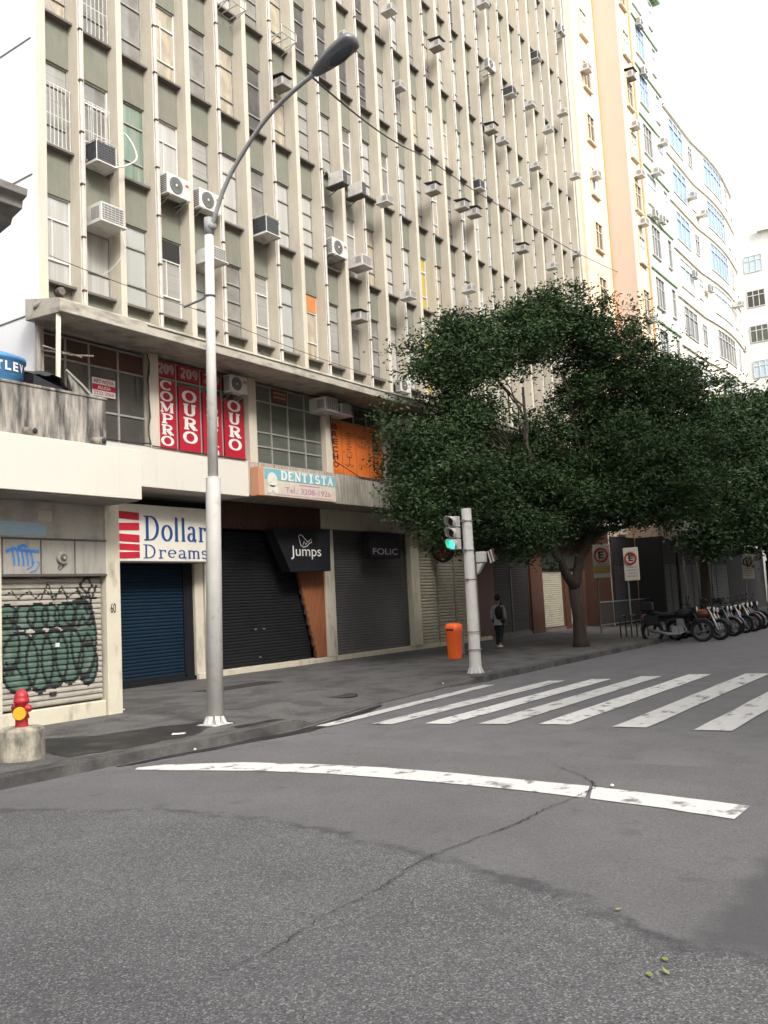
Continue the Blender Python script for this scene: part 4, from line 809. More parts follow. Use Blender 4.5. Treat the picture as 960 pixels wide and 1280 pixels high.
# ------------------------------------------------------------------ air conditioners (local: centre at 0, facade toward +y)
def ac(kind, loc, label, scale=1.0, cat='air conditioner', group='air conditioners on the facades'):
    t = thing('air_conditioner', loc, label, cat, group, local=True); W_, D, H = .62, .62, .42
    def b(mbx, nm, m, **k): return mbx.build(nm, m, t, origin=(0, 0, 0), **k)
    if kind in ('box', 'hood', 'tray', 'cage'):
        dk = kind == 'cage'
        if dk: W_, D, H = .6, .55, .52
        b(MB().box(-W_ / 2, W_ / 2, -D / 2, D / 2 + .15, -H / 2, H / 2), 'casing', M['acd'] if dk else M['acw'], bevel=.012)
        mb = MB(); mb.box(-W_ / 2 + .03, W_ / 2 - .03, -D / 2 - .006, -D / 2 - .001, -H / 2 + .03, H / 2 - .03)
        for i in range(7): z = -H / 2 + .05 + i * (H - .1) / 6; mb.box(-W_ / 2 + .03, W_ / 2 - .03, -D / 2 - .018, -D / 2 - .007, z - .006, z + .006, 1)
        for i in range(6): x = -W_ / 2 + .06 + i * (W_ - .12) / 5; mb.box(x - .004, x + .004, -D / 2 - .024, -D / 2 - .019, -H / 2 + .03, H / 2 - .03, 1)
        for i in range(6): y = -D / 2 + .08 + i * .045; mb.box(-W_ / 2 - .008, -W_ / 2 - .001, y, y + .022, -H / 2 + .07, H / 2 - .08, 0)
        b(mb, 'grille', [M['acg'] if not dk else M['acd'], M['acw'] if not dk else M['fan']])
        mb = MB(); mb.box(-W_ / 2 - .04, W_ / 2 + .04, -D / 2 - .04, D / 2 + .2, -H / 2 - .035, -H / 2 - .002)
        if kind != 'box':
            mb.box(-W_ / 2 - .045, -W_ / 2 - .02, -D / 2 - .06, D / 2 + .2, -H / 2 - .07, -H / 2 - .036); mb.box(W_ / 2 + .02, W_ / 2 + .045, -D / 2 - .06, D / 2 + .2, -H / 2 - .07, -H / 2 - .036)
        b(mb, 'tray', M['acw'] if kind != 'hood' else M['pvc'])
        if dk:
            mb = MB()
            for x in (-W_ / 2 - .01, W_ / 2 + .01):
                for y in (-D / 2 - .03,): mb.tube([(x, y, -H / 2 - .01), (x, y, H / 2 + .02)], .014, 5)
                mb.tube([(x, -D / 2 - .03, H / 2 + .02), (x, D / 2 + .2, H / 2 + .02)], .014, 5)
            mb.tube([(-W_ / 2 - .01, -D / 2 - .03, H / 2 + .02), (W_ / 2 + .01, -D / 2 - .03, H / 2 + .02)], .014, 5); b(mb, 'cage', M['acw'])
        if kind == 'hood':
            mb = MB(); mb.prism([(D / 2 + .2, H / 2 + .22), (-D / 2 - .12, H / 2 + .09), (-D / 2 - .12, H / 2 + .07), (D / 2 + .2, H / 2 + .19)], 'x', -W_ / 2 - .1, W_ / 2 + .1); b(mb, 'hood', M['hood'])
    elif kind == 'split':
        W_, D, H = .78, .28, .54
        b(MB().box(-W_ / 2, W_ / 2, -D / 2, D / 2, -H / 2, H / 2), 'casing', M['acw'], bevel=.015)
        mb = MB(); mb.lathe([(.215, -.012), (.215, 0)], (-.1, -D / 2 - .001, .0), 28, 0, 'y')
        for i in range(14): a = i * PI / 7; mb.tube([(-.1, -D / 2 - .018, 0), (-.1 + .2 * math.cos(a), -D / 2 - .018, .2 * math.sin(a))], .004, 4, 1)
        mb.ring((-.1, -D / 2 - .015, 0), .2, .007, 'y', 28, 5, 1); mb.ring((-.1, -D / 2 - .015, 0), .11, .005, 'y', 20, 5, 1); mb.lathe([(.035, -.03), (.035, 0)], (-.1, -D / 2, 0), 12, 2, 'y')
        b(mb, 'fan', [M['fan'], M['acg'], M['acw']])
        mb = MB()
        for i in range(9): z = -H / 2 + .06 + i * .05; mb.box(-W_ / 2 - .006, -W_ / 2 - .001, -D / 2 + .03, D / 2 - .03, z, z + .02)
        b(mb, 'side_vent', M['acd'])
        mb = MB(); mb.box(.22, .32, -D / 2 - .006, -D / 2 - .001, .08, .14); b(mb, 'label_sticker', M['redp'])
        for x in (-.28, .28): mb = MB(); mb.box(x - .02, x + .02, -D / 2, D / 2 + .45, -H / 2 - .04, -H / 2 - .005); mb.tube([(x, -D / 2 + .06, -H / 2 - .04), (x, D / 2 + .4, -H / 2 - .3)], .014, 5); b(mb, 'bracket', M['pvc'])
    elif kind == 'side':
        W_, D, H = .3, .74, .54
        b(MB().box(-W_ / 2, W_ / 2, -D / 2, D / 2, -H / 2, H / 2), 'casing', M['acw'], bevel=.015)
        mb = MB(); mb.box(-W_ / 2 + .02, W_ / 2 - .02, -D / 2 - .008, -D / 2 - .001, -H / 2 + .03, H / 2 - .03); b(mb, 'end_grille', M['acd'])
        mb = MB(); mb.box(-W_ / 2 - .06, W_ / 2 + .06, -D / 2 - .05, D / 2 + .1, -H / 2 - .06, -H / 2 - .005); mb.tube([(0, -D / 2 + .1, -H / 2 - .05), (0, D / 2 + .1, -H / 2 - .32)], .02, 5); b(mb, 'bracket', M['hood'])
        mb = MB(); mb.tube([(-.1, .25, H / 2 - .1), (-.25, .35, H / 2 + .15), (-.3, .45, H / 2 + .05)], .02, 6); mb.tube([(-.15, .25, H / 2 - .2), (-.3, .3, H / 2 + .05), (-.35, .45, H / 2 - .1)], .016, 6); b(mb, 'pipe', M['acw'])
    elif kind == 'rack':
        mb = MB()
        for y in (-.3, .35): mb.tube([(-.33, y, -.15), (.33, y, -.15)], .016, 5)
        for x in (-.33, 0, .33): mb.tube([(x, -.3, -.15), (x, .5, -.15)], .016, 5)
        for x in (-.33, .33): mb.tube([(x, -.3, -.15), (x, -.3, .1)], .016, 5)
        mb.tube([(-.33, -.3, .1), (.33, -.3, .1)], .016, 5)
        for x in (-.33, .33): mb.tube([(x, -.28, -.15), (x, .45, -.4)], .014, 5)
        b(mb, 'rack_frame', M['acw'])
    t.scale = (scale,) * 3; return t
ACS = [(12.58, 12.29, 'cage'), (12.77, 10.94, 'box'), (14.85, 12.36, 'split'), (15.9, 12.35, 'split'), (16.06, 10.99, 'tray'), (18.28, 12.48, 'cage'), (19.23, 17.19, 'hood'), (21.6, 15.11, 'side'), (22.6, 15.1, 'side'), (21.38, 12.77, 'split'), (22.62, 12.72, 'tray'), (22.57, 10.94, 'hood'), (24.44, 15.46, 'box'), (25.58, 12.43, 'box'), (25.61, 20.06, 'box'), (25.36, 22.85, 'box'), (22.31, 20.19, 'box'), (18.99, 18.44, 'rack'), (17.02, 18.43, 'rack'), (27.72, 17.03, 'hood'), (28.61, 23.14, 'hood'), (32.77, 24.28, 'split'), (31.26, 18.45, 'cage'), (29.87, 17.13, 'hood'), (30.83, 17.17, 'hood'), (34.91, 24.12, 'cage'), (32.83, 21.53, 'hood'), (33.85, 21.45, 'box'), (37.0, 24.49, 'box'), (37.94, 27.27, 'cage'), (41.23, 30.28, 'split'), (40.96, 25.84, 'box'), (38.96, 24.11, 'box'), (37.14, 21.56, 'box'), (35.1, 20.04, 'box'), (38.2, 20.01, 'box'), (42.0, 22.9, 'box'), (35.12, 16.98, 'hood'), (30.03, 13.83, 'box'), (41.26, 18.59, 'box'), (38.25, 17.08, 'box'), (24.71, 9.03, 'split'), (32.86, 27.22, 'box')]
DESC = {'box': 'white box air conditioner', 'hood': 'air conditioner under a dark metal hood', 'tray': 'white air conditioner on a projecting tray', 'cage': 'dark air conditioner in a white cage', 'split': 'white condenser unit with a round fan', 'side': 'sideways condenser on a dark bracket', 'rack': 'empty white air conditioner rack'}
for x, z, k in ACS:
    bay = min(27, int(math.floor((x - 11.27 - .56) / SP + .62))); xc = PX[bay] + .17 + (SP - .17) / 2
    f_ = xc / x; zz = 1.95 + (z - 1.95) * f_; yy = 16.05 * f_
    yy = min(yy, 16.5) + (.12 if k in ('box', 'hood', 'cage') else 0); st = max(1, int(round((zz - 9.9) / ST)) + 1)
    ac(k, (xc, yy, zz), '%s, %s window column from left, %s storey above canopy' % (DESC[k], ORD[bay + 1], ORD[st]), {'box': 1.05 if x < 13 else .58, 'hood': .58, 'cage': .9 if x < 20 else .66, 'tray': .8, 'side': .78}.get(k, 1.0 if x < 24 else .8))
ac('box', (20.72, 16.3, 7.82), 'left of two box air conditioners above the orange banners', .95); ac('box', (21.5, 16.3, 7.78), 'right of two box air conditioners above the orange banners', .8)
ac('split', (17.05, 16.35, 7.82), 'dark condenser unit above the right OURO banner', .85); ac('box', (24.8, 16.15, 7.75), 'box air conditioner under the canopy beside the tree', 1.0)
# hanging tube from the lower left unit and small things on the facade
mb = MB(); mb.tube(smooth([(13.15, 16.05, 10.75), (13.2, 16.0, 10.3), (13.1, 16.2, 9.95), (12.95, 16.5, 9.7)]), .012, 5); tag(mb.build('drain_tube', M['acw'], origin=(13.1, 16.1, 10.3)), 'thin white drain tube hanging from the lowest left air conditioner', 'drain tube')
mb = MB(); mb.tube(smooth([(13.2, 16.3, 12.35), (13.5, 16.25, 12.5), (13.85, 16.3, 12.8), (13.95, 16.45, 13.15), (13.85, 16.6, 13.5), (13.75, 16.8, 13.7)]), .022, 7); tag(mb.build('hose', M['acw'], origin=(13.5, 16.3, 12.6)), 'white hose looping right of the caged unit on the third window column', 'hose')
mb = MB(); c = (17.75, 15.9, 8.66); mb.ell((c[0], c[1], c[2]), (.15, .06, .07)); mb.ell((c[0] - .12, c[1], c[2] + .1), (.035, .03, .035), 8); mb.tube([(c[0] - .08, c[1], c[2] + .02), (c[0] - .12, c[1], c[2] + .1)], .03, 7); mb.prism([(c[0] + .1, c[2] + .02), (c[0] + .27, c[2] - .04), (c[0] + .1, c[2] - .04)], 'y', c[1] - .03, c[1] + .03); mb.tube([(c[0], c[1], c[2] - .05), (c[0], c[1], c[2] - .13)], .008, 4)
tag(mb.build('pigeon', M['cover'], origin=c, smooth=True), 'dark pigeon perched on the concrete canopy right of the lamp pole', 'pigeon')
for (x, z, l) in ((12.0, 9.16, 'small round vent lamp on the lowest left grey green panel'),):
    mb = MB(); mb.lathe([(.09, -.12), (.11, 0)], (x, 16.8, z), 14, 0, 'y'); mb.tube([(x, 16.84, z), (x, 16.7, z)], .03, 6); tag(mb.build('wall_vent', M['sill'], origin=(x, 16.8, z)), l, 'vent')

# ------------------------------------------------------------------ street lamp
X = 10.44; Y = 10.5
lp = thing('street_lamp', (X, Y, .15), 'tall light grey street lamp with an arm curving over the road', 'street lamp')
mb = MB(); mb.tube([(X - .22, Y, .15), (X - .09, Y, 4.04), (X - .089, Y, 4.08), ], [.135, .118, .116], 24); mb.tube([(X - .09, Y, 4.06), (X, Y, 8.3)], [.085, .075], 20)
mb.ring((X - .09, Y, 4.07), .108, .016, 'z', 24, 6); mb.build('pole', M['pole'], lp, smooth=True)
X -= .22
mb = MB(); mb.box(X - .2, X + .2, Y - .2, Y + .2, .13, .163)
for i in range(8):
    a = i * PI / 4 + .3; ca, sa = math.cos(a), math.sin(a); b0 = len(mb.v); mb.prism([(.10, .17), (.185, .17), (.115, .32)], 'y', -.035, .035); mb.rot(b0, Matrix.Translation((X, Y, 0)) @ Matrix.Rotation(a, 4, 'Z'))
    mb.tube([(X + .17 * math.cos(a + .35), Y + .17 * math.sin(a + .35), .16), (X + .17 * math.cos(a + .35), Y + .17 * math.sin(a + .35), .19)], .013, 6)
mb.build('base_plate', M['pole'], lp); X += .22
armp = [(X, 10.46, 8.25), (X, 10.42, 8.36), (X, 10.32, 8.55), (X, 10.14, 8.87), (X, 9.86, 9.2), (X, 9.3, 9.66), (X, 8.86, 9.9), (X, 8.43, 10.05), (X, 8.2, 10.11), (X, 8.05, 10.15)]
mb = MB(); mb.tube([(X, Y, 8.2), (X, Y, 8.5)], .08, 14); mb.tube(smooth(armp), .037, 10); mb.tube([(X, 10.5, 8.32), (X, 10.38, 8.36)], .07, 10); mb.build('arm', M['armgrey'], lp, smooth=True)
mb = MB(); n = 18; prof = []
for i in range(n + 1):
    t = i / n; wv = .04 + .155 * math.sin(PI * min(1, t * .62 + .06)) ** .8 * (1 if t < .9 else math.sqrt(max(.04, 1 - ((t - .9) / .1) ** 2))); prof.append((t, wv))
b0 = len(mb.v)
for t, wv in prof:
    for a in range(16):
        an = 2 * PI * a / 16; zz = wv * .62 * math.sin(an); mb.v.append((wv * math.cos(an), -t * .86, zz if zz > 0 else zz * .75))
for i in range(n):
    for a in range(16): mb.f.append((b0 + i * 16 + a, b0 + i * 16 + (a + 1) % 16, b0 + (i + 1) * 16 + (a + 1) % 16, b0 + (i + 1) * 16 + a)); mb.m.append(0)
mb.f.append(tuple(b0 + a for a in range(16))); mb.f.append(tuple(b0 + n * 16 + a for a in range(15, -1, -1))); mb.m += [0, 0]
b1 = len(mb.v); mb.ell((0, -.52, -.055), (.14, .27, .085), 12, 1)
mb.rot(b0, Matrix.Translation((X, 8.12, 10.13)) @ Matrix.Rotation(-math.radians(17), 4, 'X'))
mb.build('lamp_head', [M['galv'], M['lampgl']], lp, smooth=True)
mb = MB(); mb.tube([(X - .03, Y + .08, 7.14), (X - .03, Y + .62, 7.1)], .02, 7); mb.ring((X - .03, Y, 7.14), .085, .015, 'z', 16, 5); mb.build('side_bracket', M['galv'], lp)

# ------------------------------------------------------------------ traffic light
X, Y = 18.8, 10.6
tl = thing('traffic_light', (X, Y, .1), 'grey post with a three lamp traffic signal showing green at the crosswalk', 'traffic light')
mb = MB(); mb.tube([(X, Y, .08), (X, Y, 2.3), (X, Y, 4.05)], [.145, .13, .12], 20)
for i in range(6): a = i * PI / 3; b0 = len(mb.v); mb.prism([(.12, .1), (.22, .1), (.13, .34)], 'y', -.03, .03); mb.rot(b0, Matrix.Translation((X, Y, 0)) @ Matrix.Rotation(a, 4, 'Z'))
mb.build('pole', M['pole'], tl, smooth=False)
for z in (3.75, 3.05, 2.35):
    mb = MB(); mb.ring((X, Y, z), .132, .015, 'z', 20, 6); mb.box(X - .2, X - .13, Y - .03, Y + .06, z - .025, z + .025); mb.build('clamp', M['galv'], tl)
hx, hy = X - .3, Y + .2     # signal head faces the camera side (toward -X)
sg = MB()
for i, z in enumerate((3.74, 3.47, 3.2)): sg.box(hx - .06, hx + .12, hy - .12, hy + .12, z - .125, z + .125)
hd = sg.build('signal_head', M['sighead'], tl, bevel=.015)
for i, z in enumerate((3.74, 3.47, 3.2)):
    mb = MB(); nn = 20; r_ = .115; b0 = len(mb.v)
    for k in range(nn + 1):
        a = math.radians(-50 + 280 * k / nn); d = .26 if 0 < k < nn else .2
        for rr in (r_, r_ + .008): mb.v.append((hx - .06, hy + rr * math.cos(a), z + rr * math.sin(a))); mb.v.append((hx - .06 - d * (.55 + .45 * max(0, math.sin(a))), hy + rr * math.cos(a), z + rr * math.sin(a)))
    for k in range(nn):
        q = b0 + k * 4; mb.f += [(q, q + 1, q + 5, q + 4), (q + 2, q + 6, q + 7, q + 3), (q + 1, q + 3, q + 7, q + 5)]; mb.m += [0, 0, 0]
    mb.build('visor', M['sighead'], hd); mb = MB(); mb.lathe([(.105, 0), (.09, -.02), (.04, -.032), (.001, -.035)], (hx - .062, hy, z), 20, 0, 'x'); mb.build('lens', M['green'] if i == 2 else M['lens'], hd, smooth=True)
    mb = MB(); mb.ring((hx - .07, hy, z), .112, .01, 'x', 24, 5); mb.build('rim', M['sighead'], hd)
# side signal seen from behind with striped edge
mb = MB(); mb.box(X + .05, X + .24, Y - .36, Y - .15, 2.74, 3.0); mb.prism([(Y - .33, 2.72), (Y - .15, 2.72), (Y - .15, 2.46)], 'x', X + .06, X + .2); ps = mb.build('pedestrian_signal', M['sighead'], tl, bevel=.02)
mb = MB(); b0 = len(mb.v)
for k in range(4): mb.box(-.1 + k * .05, -.1 + k * .05 + .049, -.012, .012, -.15, .15, k % 2)
mb.rot(b0, Matrix.Translation((X + .1, Y - .56, 2.88)) @ Matrix.Rotation(math.radians(70), 4, 'Z') @ Matrix.Rotation(math.radians(18), 4, 'Y')); mb.build('striped_plate', [M['brownst'], M['acw']], ps)
# orange litter bin
bn = thing('litter_bin', (18.5, 10.86, .5), 'orange plastic litter bin strapped to the traffic light post', 'litter bin')
bx, by = 18.45, 10.93
mb = MB()
secs = [(.5, .13, .13), (.53, .15, .145), (1.14, .175, .165), (1.15, .185, .175), (1.26, .185, .175), (1.32, .16, .155), (1.34, .11, .1)]
for z, a, b in secs:
    for k in range(24):
        an = 2 * PI * k / 24; ca, sa = math.cos(an), math.sin(an); mb.v.append((bx + a * math.copysign(abs(ca) ** .55, ca), by + b * math.copysign(abs(sa) ** .55, sa), z))
for i in range(len(secs) - 1):
    for k in range(24): mb.f.append((i * 24 + k, i * 24 + (k + 1) % 24, (i + 1) * 24 + (k + 1) % 24, (i + 1) * 24 + k)); mb.m.append(0)
mb.f.append(tuple(range(23, -1, -1))); mb.f.append(tuple(range((len(secs) - 1) * 24, len(secs) * 24))); mb.m += [0, 0]
mb.build('bin_body', M['bin'], bn, smooth=True)
mb = MB(); mb.box(bx - .192, bx - .186, by - .1, by + .1, 1.17, 1.22); mb.build('slot', M['ink'], bn)
mb = MB(); mb.box(bx + .15, X - .1, by - .12, by - .04, .6, 1.2); mb.ring((X, Y, 1.12), .17, .012, 'z', 20, 5); mb.ring((X, Y, .7), .18, .012, 'z', 20, 5); mb.build('strap', M['galv'], bn)

# ------------------------------------------------------------------ hydrant
c = (7.02, 10.75, 0)
hy_ = thing('fire_hydrant', (c[0], c[1], .55), 'red fire hydrant with a yellow cap on a stained concrete block', 'fire hydrant')
mb = MB(); mb.lathe([(.082, .55), (.086, .56), (.078, .6), (.078, .86), (.095, .87), (.1, .89), (.095, .915), (.085, .93), (.09, .95), (.08, .985), (.055, 1.015), (.03, 1.03), (.02, 1.05)], c, 28); mb.build('body', M['hydr'], hy_, smooth=True)
for sy in (-1, 1):
    mb = MB(); mb.lathe([(.035, 0), (.035, .05), (.05, .055), (.05, .085), (.03, .09), (.03, .12)] if sy > 0 else [(.03, -.12), (.03, -.09), (.05, -.085), (.05, -.055), (.035, -.05), (.035, 0)], (c[0] + sy * .0, c[1] + sy * .07, .8), 16, 0, 'y')
    mb.tube([(c[0], c[1] + sy * .16, .8), (c[0] - .02, c[1] + sy * .17, .74), (c[0], c[1] + sy * .16, .68)], .01, 5); mb.build('side_outlet', M['hydr'], hy_, smooth=True)
mb = MB(); mb.lathe([(.075, -.05), (.085, -.03), (.085, .0), (.05, .02)], (0, 0, 0), 20, 0, 'x'); mb.tube([(.0, 0, 0), (.1, 0, 0)], .06, 14); mb.rot(0, Matrix.Translation((c[0] - .075, c[1] - .075, .74)) @ Matrix.Rotation(math.radians(48), 4, 'Z')); mb.build('cap', M['yel'], hy_, smooth=False)
mb = MB(); n = 40; prof = [(.285, .13), (.29, .2), (.282, .45), (.275, .52), (.25, .555), (.06, .565)]
mb.lathe(prof, (c[0], c[1], 0), 40); tag(mb.build('hydrant_base', M['pedest'], origin=(c[0], c[1], .14), smooth=False, bevel=.01), 'round moss stained concrete block under the red hydrant', 'concrete block')

# ------------------------------------------------------------------ E signs, posts, fence, rack
def e_sign(x, y0, y1, z0, z1, label, ring, yellow=False):
    s = thing('parking_sign', (x, (y0 + y1) / 2, .15), label, 'parking sign', 'parking signs with an E')
    mb = MB(); mb.box(x, x + .03, y0, y1, z0, z1); mb.build('board', M['signbg'], s, bevel=.01)
    h = z1 - z0; wy = y1 - y0; cy = (y0 + y1) / 2; cz = z1 - h * .32
    mb = MB(); mb.ring((x - .006, cy, cz), wy * .36, wy * .055, 'x', 30, 6); mb.build('ring', M[ring], s)
    sans('E', 'lettering', (-cy - wy * .15, -cy + wy * .15, cz - wy * .2, cz + wy * .2), x - .004, 'x', M['ink'], s, bold=.035)
    mb = MB()
    for i in range(4): z = z0 + h * (.12 + .09 * i); mb.box(x - .004, x - .001, y0 + wy * .14, y1 - wy * (.14 + .1 * (i % 2)), z, z + h * .025)
    mb.build('small_print', M['lettg'], s)
    if yellow: MB().box(x - .003, x - .0005, y0 + .02, y1 - .02, z0 + h * .14, z0 + h * .36).build('yellow_panel', M['glyel'], s)
    mb = MB(); mb.tube([(x + .05, y1 - wy * .18, .12), (x + .05, y1 - wy * .18, z1)], .035, 8); mb.build('post', M['galv'], s)
e_sign(36, 13.62, 14.38, 2.45, 3.84, 'left of two white E parking signs under the trees', 'redp', True)
e_sign(38, 13.12, 13.78, 2.28, 3.70, 'middle white E parking sign with a brighter red ring', 'redp')
e_sign(52, 11.58, 12.18, 2.15, 3.5, 'far right white E parking sign above the motorcycles', 'ink')
for i, (x, y, l) in enumerate(((44.5, 13.1, 'thin pale post left of three in the shade behind the motorcycles'), (46, 12.9, 'thin pale post in the middle of three behind the motorcycles'), (48.5, 12.9, 'thin pale post right of three behind the motorcycles'))):
    mb = MB(); mb.tube([(x, y, .1), (x, y, 3.3)], .06, 10); mb.ell((x, y, 3.32), (.07, .07, .05), 8); tag(mb.build('metal_post', M['galv'], origin=(x, y, .15), smooth=True), l, 'post', 'thin posts behind the motorcycles')
r = thing('railing', (43, 15.8, .15), 'low dark metal railing in the shade before the dark doorways', 'railing')
mb = MB(); mb.box(40.0, 47, 15.78, 15.83, 1.35, 1.4); mb.box(40.0, 47, 15.78, 15.83, .3, .34); mb.build('rail', M['galv'], r)
mb = MB()
for i in range(47): mb.box(40.02 + i * .15, 40.05 + i * .15, 15.79, 15.82, .341, 1.349)
mb.build('bars', M['gate'], r)
for i in range(3):
    x = 32.3 + .02 * i; y = 11.2 + i * .42; mb = MB(); mb.tube([(x, y, .1), (x, y, .85), (x + .08, y, .95), (x + .5, y, .95), (x + .58, y, .85), (x + .58, y, .1)], .03, 8)
    tag(mb.build('bike_hoop', M['gate'], origin=(x + .3, y, .13)), ('dark steel bike hoop closest to the kerb left of the motorcycles', 'middle dark steel bike hoop left of the motorcycles', 'dark steel bike hoop nearest the shops left of the motorcycles')[i], 'bike hoop', 'bike hoops left of the motorcycles')

# ------------------------------------------------------------------ motorcycles (local: forward = +x)
def motorcycle(loc, rz, tank_m, label, fork_m='galv', big=False, sc=1.0, fender='black'):
    t = thing('motorcycle', loc, label, 'motorcycle', 'motorcycles parked at the kerb', rz, True)
    def b(mbx, nm, m, par=t, **k): return mbx.build(nm, m, par, origin=(0, 0, 0), **k)
    for x in (-.66, .68):
        wl = b(MB().ring((x, 0, .31), .265, .05, 'y', 32, 10), 'wheel', M['black'], smooth=True)
        mb = MB(); mb.ring((x, 0, .31), .215, .012, 'y', 28, 6); mb.tube([(x, -.06, .31), (x, .06, .31)], .04, 10)
        for i in range(10): a = i * PI / 5; mb.tube([(x, .02 * (-1) ** i, .31), (x + .21 * math.cos(a), 0, .31 + .21 * math.sin(a))], .005, 4)
        mb.ring((x, -.05, .31), .1, .012, 'y', 20, 4); b(mb, 'rim', M['galv'], wl)
    mb = MB(); mb.tube([(.42, 0, .86), (.1, 0, .74), (-.3, 0, .68), (-.7, 0, .8)], .03, 8); mb.tube([(.42, 0, .86), (.3, 0, .45), (.1, 0, .3), (-.25, 0, .32), (-.3, 0, .68)], .028, 8)
    for s in (-1, 1): mb.tube([(-.25, .08 * s, .34), (-.66, .1 * s, .31)], .025, 8); mb.tube([(-.62, .12 * s, .34), (-.5, .12 * s, .72)], .03, 8)
    b(mb, 'frame', M['black'])
    mb = MB(); mb.ell((.2, 0, .8), (.26, .13, .12), 14); b(mb, 'tank', M[tank_m], smooth=True)
    mb = MB(); mb.ell((-.3, 0, .78), (.36, .12, .07), 12); mb.ell((-.6, 0, .84), (.2, .1, .06), 10); b(mb, 'seat', M['black'], smooth=True)
    mb = MB(); mb.box(-.12, .2, -.12, .12, .26, .46)
    for i in range(6): mb.box(.02, .22, -.1, .1, .475 + i * .03, .49 + i * .03)
    mb.box(.05, .19, -.07, .07, .46, .66); mb.lathe([(.1, -.16), (.11, -.13), (.11, .13), (.1, .16)], (-.02, 0, .36), 18, 0, 'y'); b(mb, 'engine', M['galv'])
    mb = MB(); mb.tube([(.2, -.1, .5), (.28, -.13, .34), (.1, -.16, .24), (-.2, -.17, .25), (-.75, -.19, .38)], [.02, .02, .025, .045, .05], 10); b(mb, 'exhaust', M['galv'], smooth=True)
    mb = MB()
    for s in (-1, 1): mb.tube([(.68, .08 * s, .31), (.6, .09 * s, .55), (.42, .09 * s, .98)], [.032, .028, .022], 8)
    mb.box(.38, .5, -.11, .11, .93, .96); b(mb, 'fork', M[fork_m], smooth=True)
    mb = MB(); mb.tube([(.26, .38, 1.06), (.34, .22, 1.08), (.42, .1, 1.0), (.42, -.1, 1.0), (.34, -.22, 1.08), (.26, -.38, 1.06)], .014, 7); mb.tube([(.26, .38, 1.06), (.3, .28, 1.07)], .02, 7); mb.tube([(.26, -.38, 1.06), (.3, -.28, 1.07)], .02, 7); b(mb, 'handlebar', M['black'])
    mb = MB(); mb.lathe([(.05, -.08), (.09, -.02), (.1, .03), (.085, .045)], (.53, 0, .9), 18, 0, 'x'); hl = b(mb, 'headlight', M['black'], smooth=True); mb = MB(); mb.lathe([(.085, 0), (.05, .02), (.001, .025)], (.577, 0, .9), 18, 0, 'x'); b(mb, 'lens', M['acw'], hl)
    for s in (-1, 1):
        mb = MB(); mb.tube([(.33, .25 * s, 1.08), (.36, .3 * s, 1.22)], .008, 5); mb.ell((.36, .33 * s, 1.25), (.02, .07, .045), 8); b(mb, 'mirror', M['black'], smooth=True)
    for x, nm, m in ((.68, 'front_mudguard', fender), (-.66, 'rear_mudguard', 'black')):
        mb = MB(); n = 10; a0, a1 = (20, 150) if x > 0 else (30, 170)
        for i in range(n + 1):
            a = math.radians(a0 + (a1 - a0) * i / n)
            for yy, rr in ((-.07, .33), (0, .35), (.07, .33)): mb.v.append((x + rr * math.cos(a), yy, .31 + rr * math.sin(a)))
        for i in range(n):
            for j in range(2): q = i * 3 + j; mb.f.append((q, q + 1, q + 4, q + 3)); mb.m.append(0)
        b(mb, nm, M[m], smooth=True)
    mb = MB(); mb.box(-.9, -.84, -.05, .05, .7, .78); b(mb, 'tail_light', M['redp'])
    if big:
        mb = MB(); mb.box(-.95, -.6, -.18, .18, .92, 1.16); b(mb, 'top_case', M['black'], bevel=.03)
        for s in (-1, 1): mb = MB(); mb.box(-.85, -.45, .14 * s - .06, .14 * s + .1, .5, .8); b(mb, 'pannier', M['black'], bevel=.03)
    mb = MB(); mb.tube([(-.05, .1, .3), (-.1, .25, .02)], .012, 6); b(mb, 'side_stand', M['galv'])
    t.scale = (sc,) * 3; return t
bk = [(31.6, 9.75, -80, 'black', 'black motorcycle with top case nearest the tree, first in the row', 'black', True, 1.1, 'black'),
      (32.75, 9.35, -97, 'rtank', 'motorcycle with long bright fork legs and a dull orange tank, second in the row', 'acw', False, 1.05, 'black'),
      (33.6, 9.45, -102, 'rdark', 'dark red motorcycle with bright rim third in the row', 'acw', False, 1.0, 'black'),
      (34.6, 9.4, -95, 'black', 'motorcycle with a dull orange front mudguard, fourth in the row', 'galv', False, 1.02, 'rtank'),
      (35.7, 9.5, -98, 'navy', 'dark blue motorcycle in the middle of the row', 'galv', False, 1.0, 'navy'),
      (36.8, 9.45, -92, 'black', 'black motorcycle with plain mudguard just past the blue one', 'acw', False, 1.0, 'black'),
      (37.9, 9.4, -97, 'rdark', 'dark red motorcycle with bright fork, third from the right end', 'acw', False, 1.04, 'rdark'),
      (39.1, 9.5, -94, 'galv', 'grey motorcycle second from the right end of the row', 'galv', False, 1.05, 'galv'),
      (40.4, 9.5, -97, 'black', 'black motorcycle at the far right end of the row', 'black', True, 1.05, 'black')]
for i, (x, y, a, tm, lab, fm, big, sc, fe) in enumerate(bk): motorcycle((31.6 + 1.02 * i, y, 0), math.radians(a), tm, lab, fm, big, sc * 1.12, fe)

